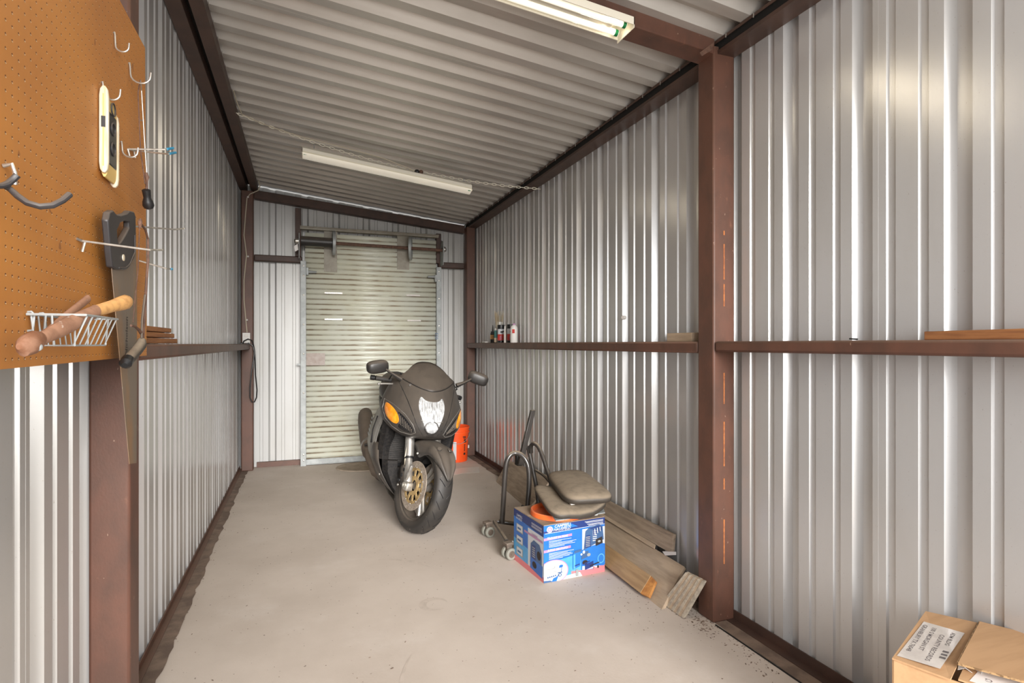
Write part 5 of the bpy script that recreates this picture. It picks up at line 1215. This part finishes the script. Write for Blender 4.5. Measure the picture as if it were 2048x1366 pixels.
# ================================================================ CARDBOARD BOX IN THE NEAR RIGHT CORNER
ZC = .44
A = Vector((1.765, 1.200, ZC)); d1 = Vector((-.917, -.399, 0)); d2 = Vector((.399, -.917, 0)); L1, L2 = .375, .42
cbx = thing('cardboard_box', 'open cardboard box with shipping labels in the near right corner', 'box', (A+d1*L1/2+d2*L2/2)*1-Vector((0, 0, ZC)))
cor = [A, A+d1*L1, A+d1*L1+d2*L2, A+d2*L2]
def dn(p): return Vector((p.x, p.y, 0))
wl_ = MB()
for i in range(4):
    a, b = cor[i], cor[(i+1) % 4]; inn = (cor[(i+2) % 4]-b).normalized()*.004
    wl_.prism([dn(a), dn(b), b, a], inn)
obj('side', wl_, M['card'], cbx, smooth=0)
obj('bottom', MB().prism([dn(c_) for c_ in cor], (0, 0, .004)), M['card'], cbx, smooth=0)
fa, fb = A+d2*.122, A+d1*(L1+.01)+d2*.122
up3 = Vector((0, 0, .003))
f1 = obj('flap', MB().prism([A+up3*.2, A+d1*L1+up3*.2, fb+up3*.6, fa+up3*3], (0, 0, .0045)), M['card'], cbx, smooth=0)
# torn flap standing slightly proud
g0 = A+d2*.128+Vector((0, 0, .014)); g1 = g0+d1*.33+Vector((0, 0, .008)); g2 = g1+d2*.33+Vector((0, 0, .02)); g3 = g0+d2*.33+Vector((0, 0, .01))
f2 = obj('flap', MB().prism([g0, g1, g2, g3], (0, 0, .005)), M['card'], cbx, smooth=0)
obj('fluted_edge', MB().prism([g0-d2*.0012, g1-d2*.0012, g1+Vector((0, 0, .0052))-d2*.0012, g0+Vector((0, 0, .0052))-d2*.0012], -d2*.0008).prism([g1+d1*.001, g2+d1*.001, g2+d1*.001+Vector((0, 0, .005)), g1+d1*.001+Vector((0, 0, .005))], d1*.0008), M['carded'], f2, smooth=0)
for k in range(46):
    t = (k+.5)/46; q = g0+(g1-g0)*t-d2*.0025+Vector((0, 0, .0026))
    if k < 30: obj('flute', MB().box(q, (.0022, .0015, .0026), Matrix.Rotation(math.atan2(d1.y, d1.x), 3, 'Z')), M['exh'], f2, smooth=0)
h0 = A+d1*.262+d2*.135+Vector((0, 0, .003)); 
f3 = obj('flap', MB().prism([h0, h0+d1*.11, h0+d1*.11+d2*.25, h0+d2*.25], (0, 0, .004)), M['card'], cbx, smooth=0)
obj('shipping_label', MB().prism([h0+d1*.015+d2*.03+Vector((0, 0, .0042)), h0+d1*.10+d2*.02+Vector((0, 0, .0042)), h0+d1*.10+d2*.24+Vector((0, 0, .0042)), h0+d1*.015+d2*.24+Vector((0, 0, .0042))], (0, 0, .0004)), M['labelw'], f3, smooth=0)
tm = text_mb('G', .022, h0+d1*.06+d2*.06+Vector((0, 0, .0048)), (-d2), d1, sx=1)
obj('lettering', tm, M['ink'], f3, smooth=0)
pt0 = A+d1*.255+d2*.125
obj('crumpled_paper', MB().loft([[pt0+d1*a+d2*(b+.0)+Vector((0, 0, .008+.006*math.sin(a*190+b*150))) for a in (0, .02, .04, .06)] for b in (0, .015, .03, .045)], closed=False), M['print_w'], cbx, smooth=0, solid=.0008)
# flap label with its address lines
def fz(p): # height of flap 1 surface
    t = (p-A).dot(d2)/.122; return ZC+.0052+.0084*max(0, min(1, t))
def on_f1(u, v): p = A+d1*u+d2*v; return Vector((p.x, p.y, fz(p)))
lab = MB(); lab.add([on_f1(.085, .012)+up3*.1, on_f1(.355, .006)+up3*.1, on_f1(.362, .098)+up3*.1, on_f1(.10, .108)+up3*.1], [(0, 1, 2, 3)])
obj('shipping_label', lab, M['label'], f1, smooth=0)
upf = (on_f1(.1, .1)-on_f1(.1, 0)).normalized()
for body, u, v, sz in (('GRANBURY TX 76048', .108, .016, .0165), ('100 S MORGAN ST', .112, .038, .0165), ('COUNTY RECORDS', .150, .062, .0165), ('ADM BLDG', .118, .082, .015)):
    lt = text_mb(body, sz*.92, on_f1(u, v)+up3*.22, d1, upf, sx=1.38, bold=.0002); obj('lettering', lt, M['ink'], f1, smooth=0)
for k in range(3): obj('printed_lines', MB().add([on_f1(.25+.02*k, .085)+up3*.22, on_f1(.262+.02*k, .085)+up3*.22, on_f1(.262+.02*k, .098)+up3*.22, on_f1(.25+.02*k, .098)+up3*.22], [(0, 1, 2, 3)]), M['ink'], f1, smooth=0)

M['scuff'] = mat('tyre_scuff', (.50, .43, .37), .9, 0, (.57, .49, .425), 30, (.3, .6))
for k, (cx_, cy_, r_, a0, a1, w_) in enumerate(((.95, 2.0, .62, 150, 215, .02), (.35, 3.05, .35, 20, 80, .03), (.60, 2.72, .06, 0, 300, .035))):
    A_ = [Vector((cx_+r_*math.cos(R(a0+(a1-a0)*i/14)), cy_+r_*math.sin(R(a0+(a1-a0)*i/14)), .0006)) for i in range(15)]
    ww = [w_*math.sin(math.pi*(i+.3)/15)*.5+.001 for i in range(15)]
    q_ = MB().loft([[Vector((cx_+(p.x-cx_)*(1-w2/r_), cy_+(p.y-cy_)*(1-w2/r_), .0006)) for p, w2 in zip(A_, ww)], [Vector((cx_+(p.x-cx_)*(1+w2/r_), cy_+(p.y-cy_)*(1+w2/r_), .0006)) for p, w2 in zip(A_, ww)]], closed=False)
    obj('scuff_mark', q_, M['scuff'], bpy.data.objects['floor'], smooth=0)

# ================================================================ DEBRIS
random.seed(5); mb = MB()
def bit(x, y_, s0):
    a = random.uniform(0, 6.28); l = random.uniform(.4, 1.6)*s0; b = random.uniform(.3, .7)*s0; h_ = random.uniform(.15, .4)*s0
    c_, s_ = math.cos(a), math.sin(a); pts = [(l, 0), (.2*l, b), (-l*.8, b*.5), (-l*.6, -b), (.4*l, -b*.7)]
    lo = [Vector((x+p*c_-q*s_, y_+p*s_+q*c_, .0005)) for p, q in pts]; mb.add(lo+[Vector((x, y_, .0005+h_))], [(0, 1, 5), (1, 2, 5), (2, 3, 5), (3, 4, 5), (4, 0, 5)])
for i in range(420): bit(random.uniform(-.45, 1.65), random.uniform(1.6, 6.1), random.choice((.003, .003, .004, .006)))
for i in range(160): bit(random.gauss(.75, .12), random.gauss(3.45, .12), .004) if i < 18 else bit(random.uniform(1.62, 1.73), random.uniform(1.7, 2.3), random.choice((.003, .004, .006)))
for i in range(150): bit(random.uniform(LX+.04, LX+.11), random.uniform(1.6, 6), random.choice((.003, .005, .007)))
for i in range(90): bit(random.gauss(1.50, .10), random.gauss(2.45, .15), random.choice((.003, .004)))
for i in range(60): bit(random.gauss(1.68, .03), random.gauss(2.14, .05), random.choice((.003, .005, .008)))
tag(obj('floor_debris', mb, M['dirt'], kind='stuff', smooth=0), 'dry leaf crumbs and dirt scattered over the concrete floor', 'debris')
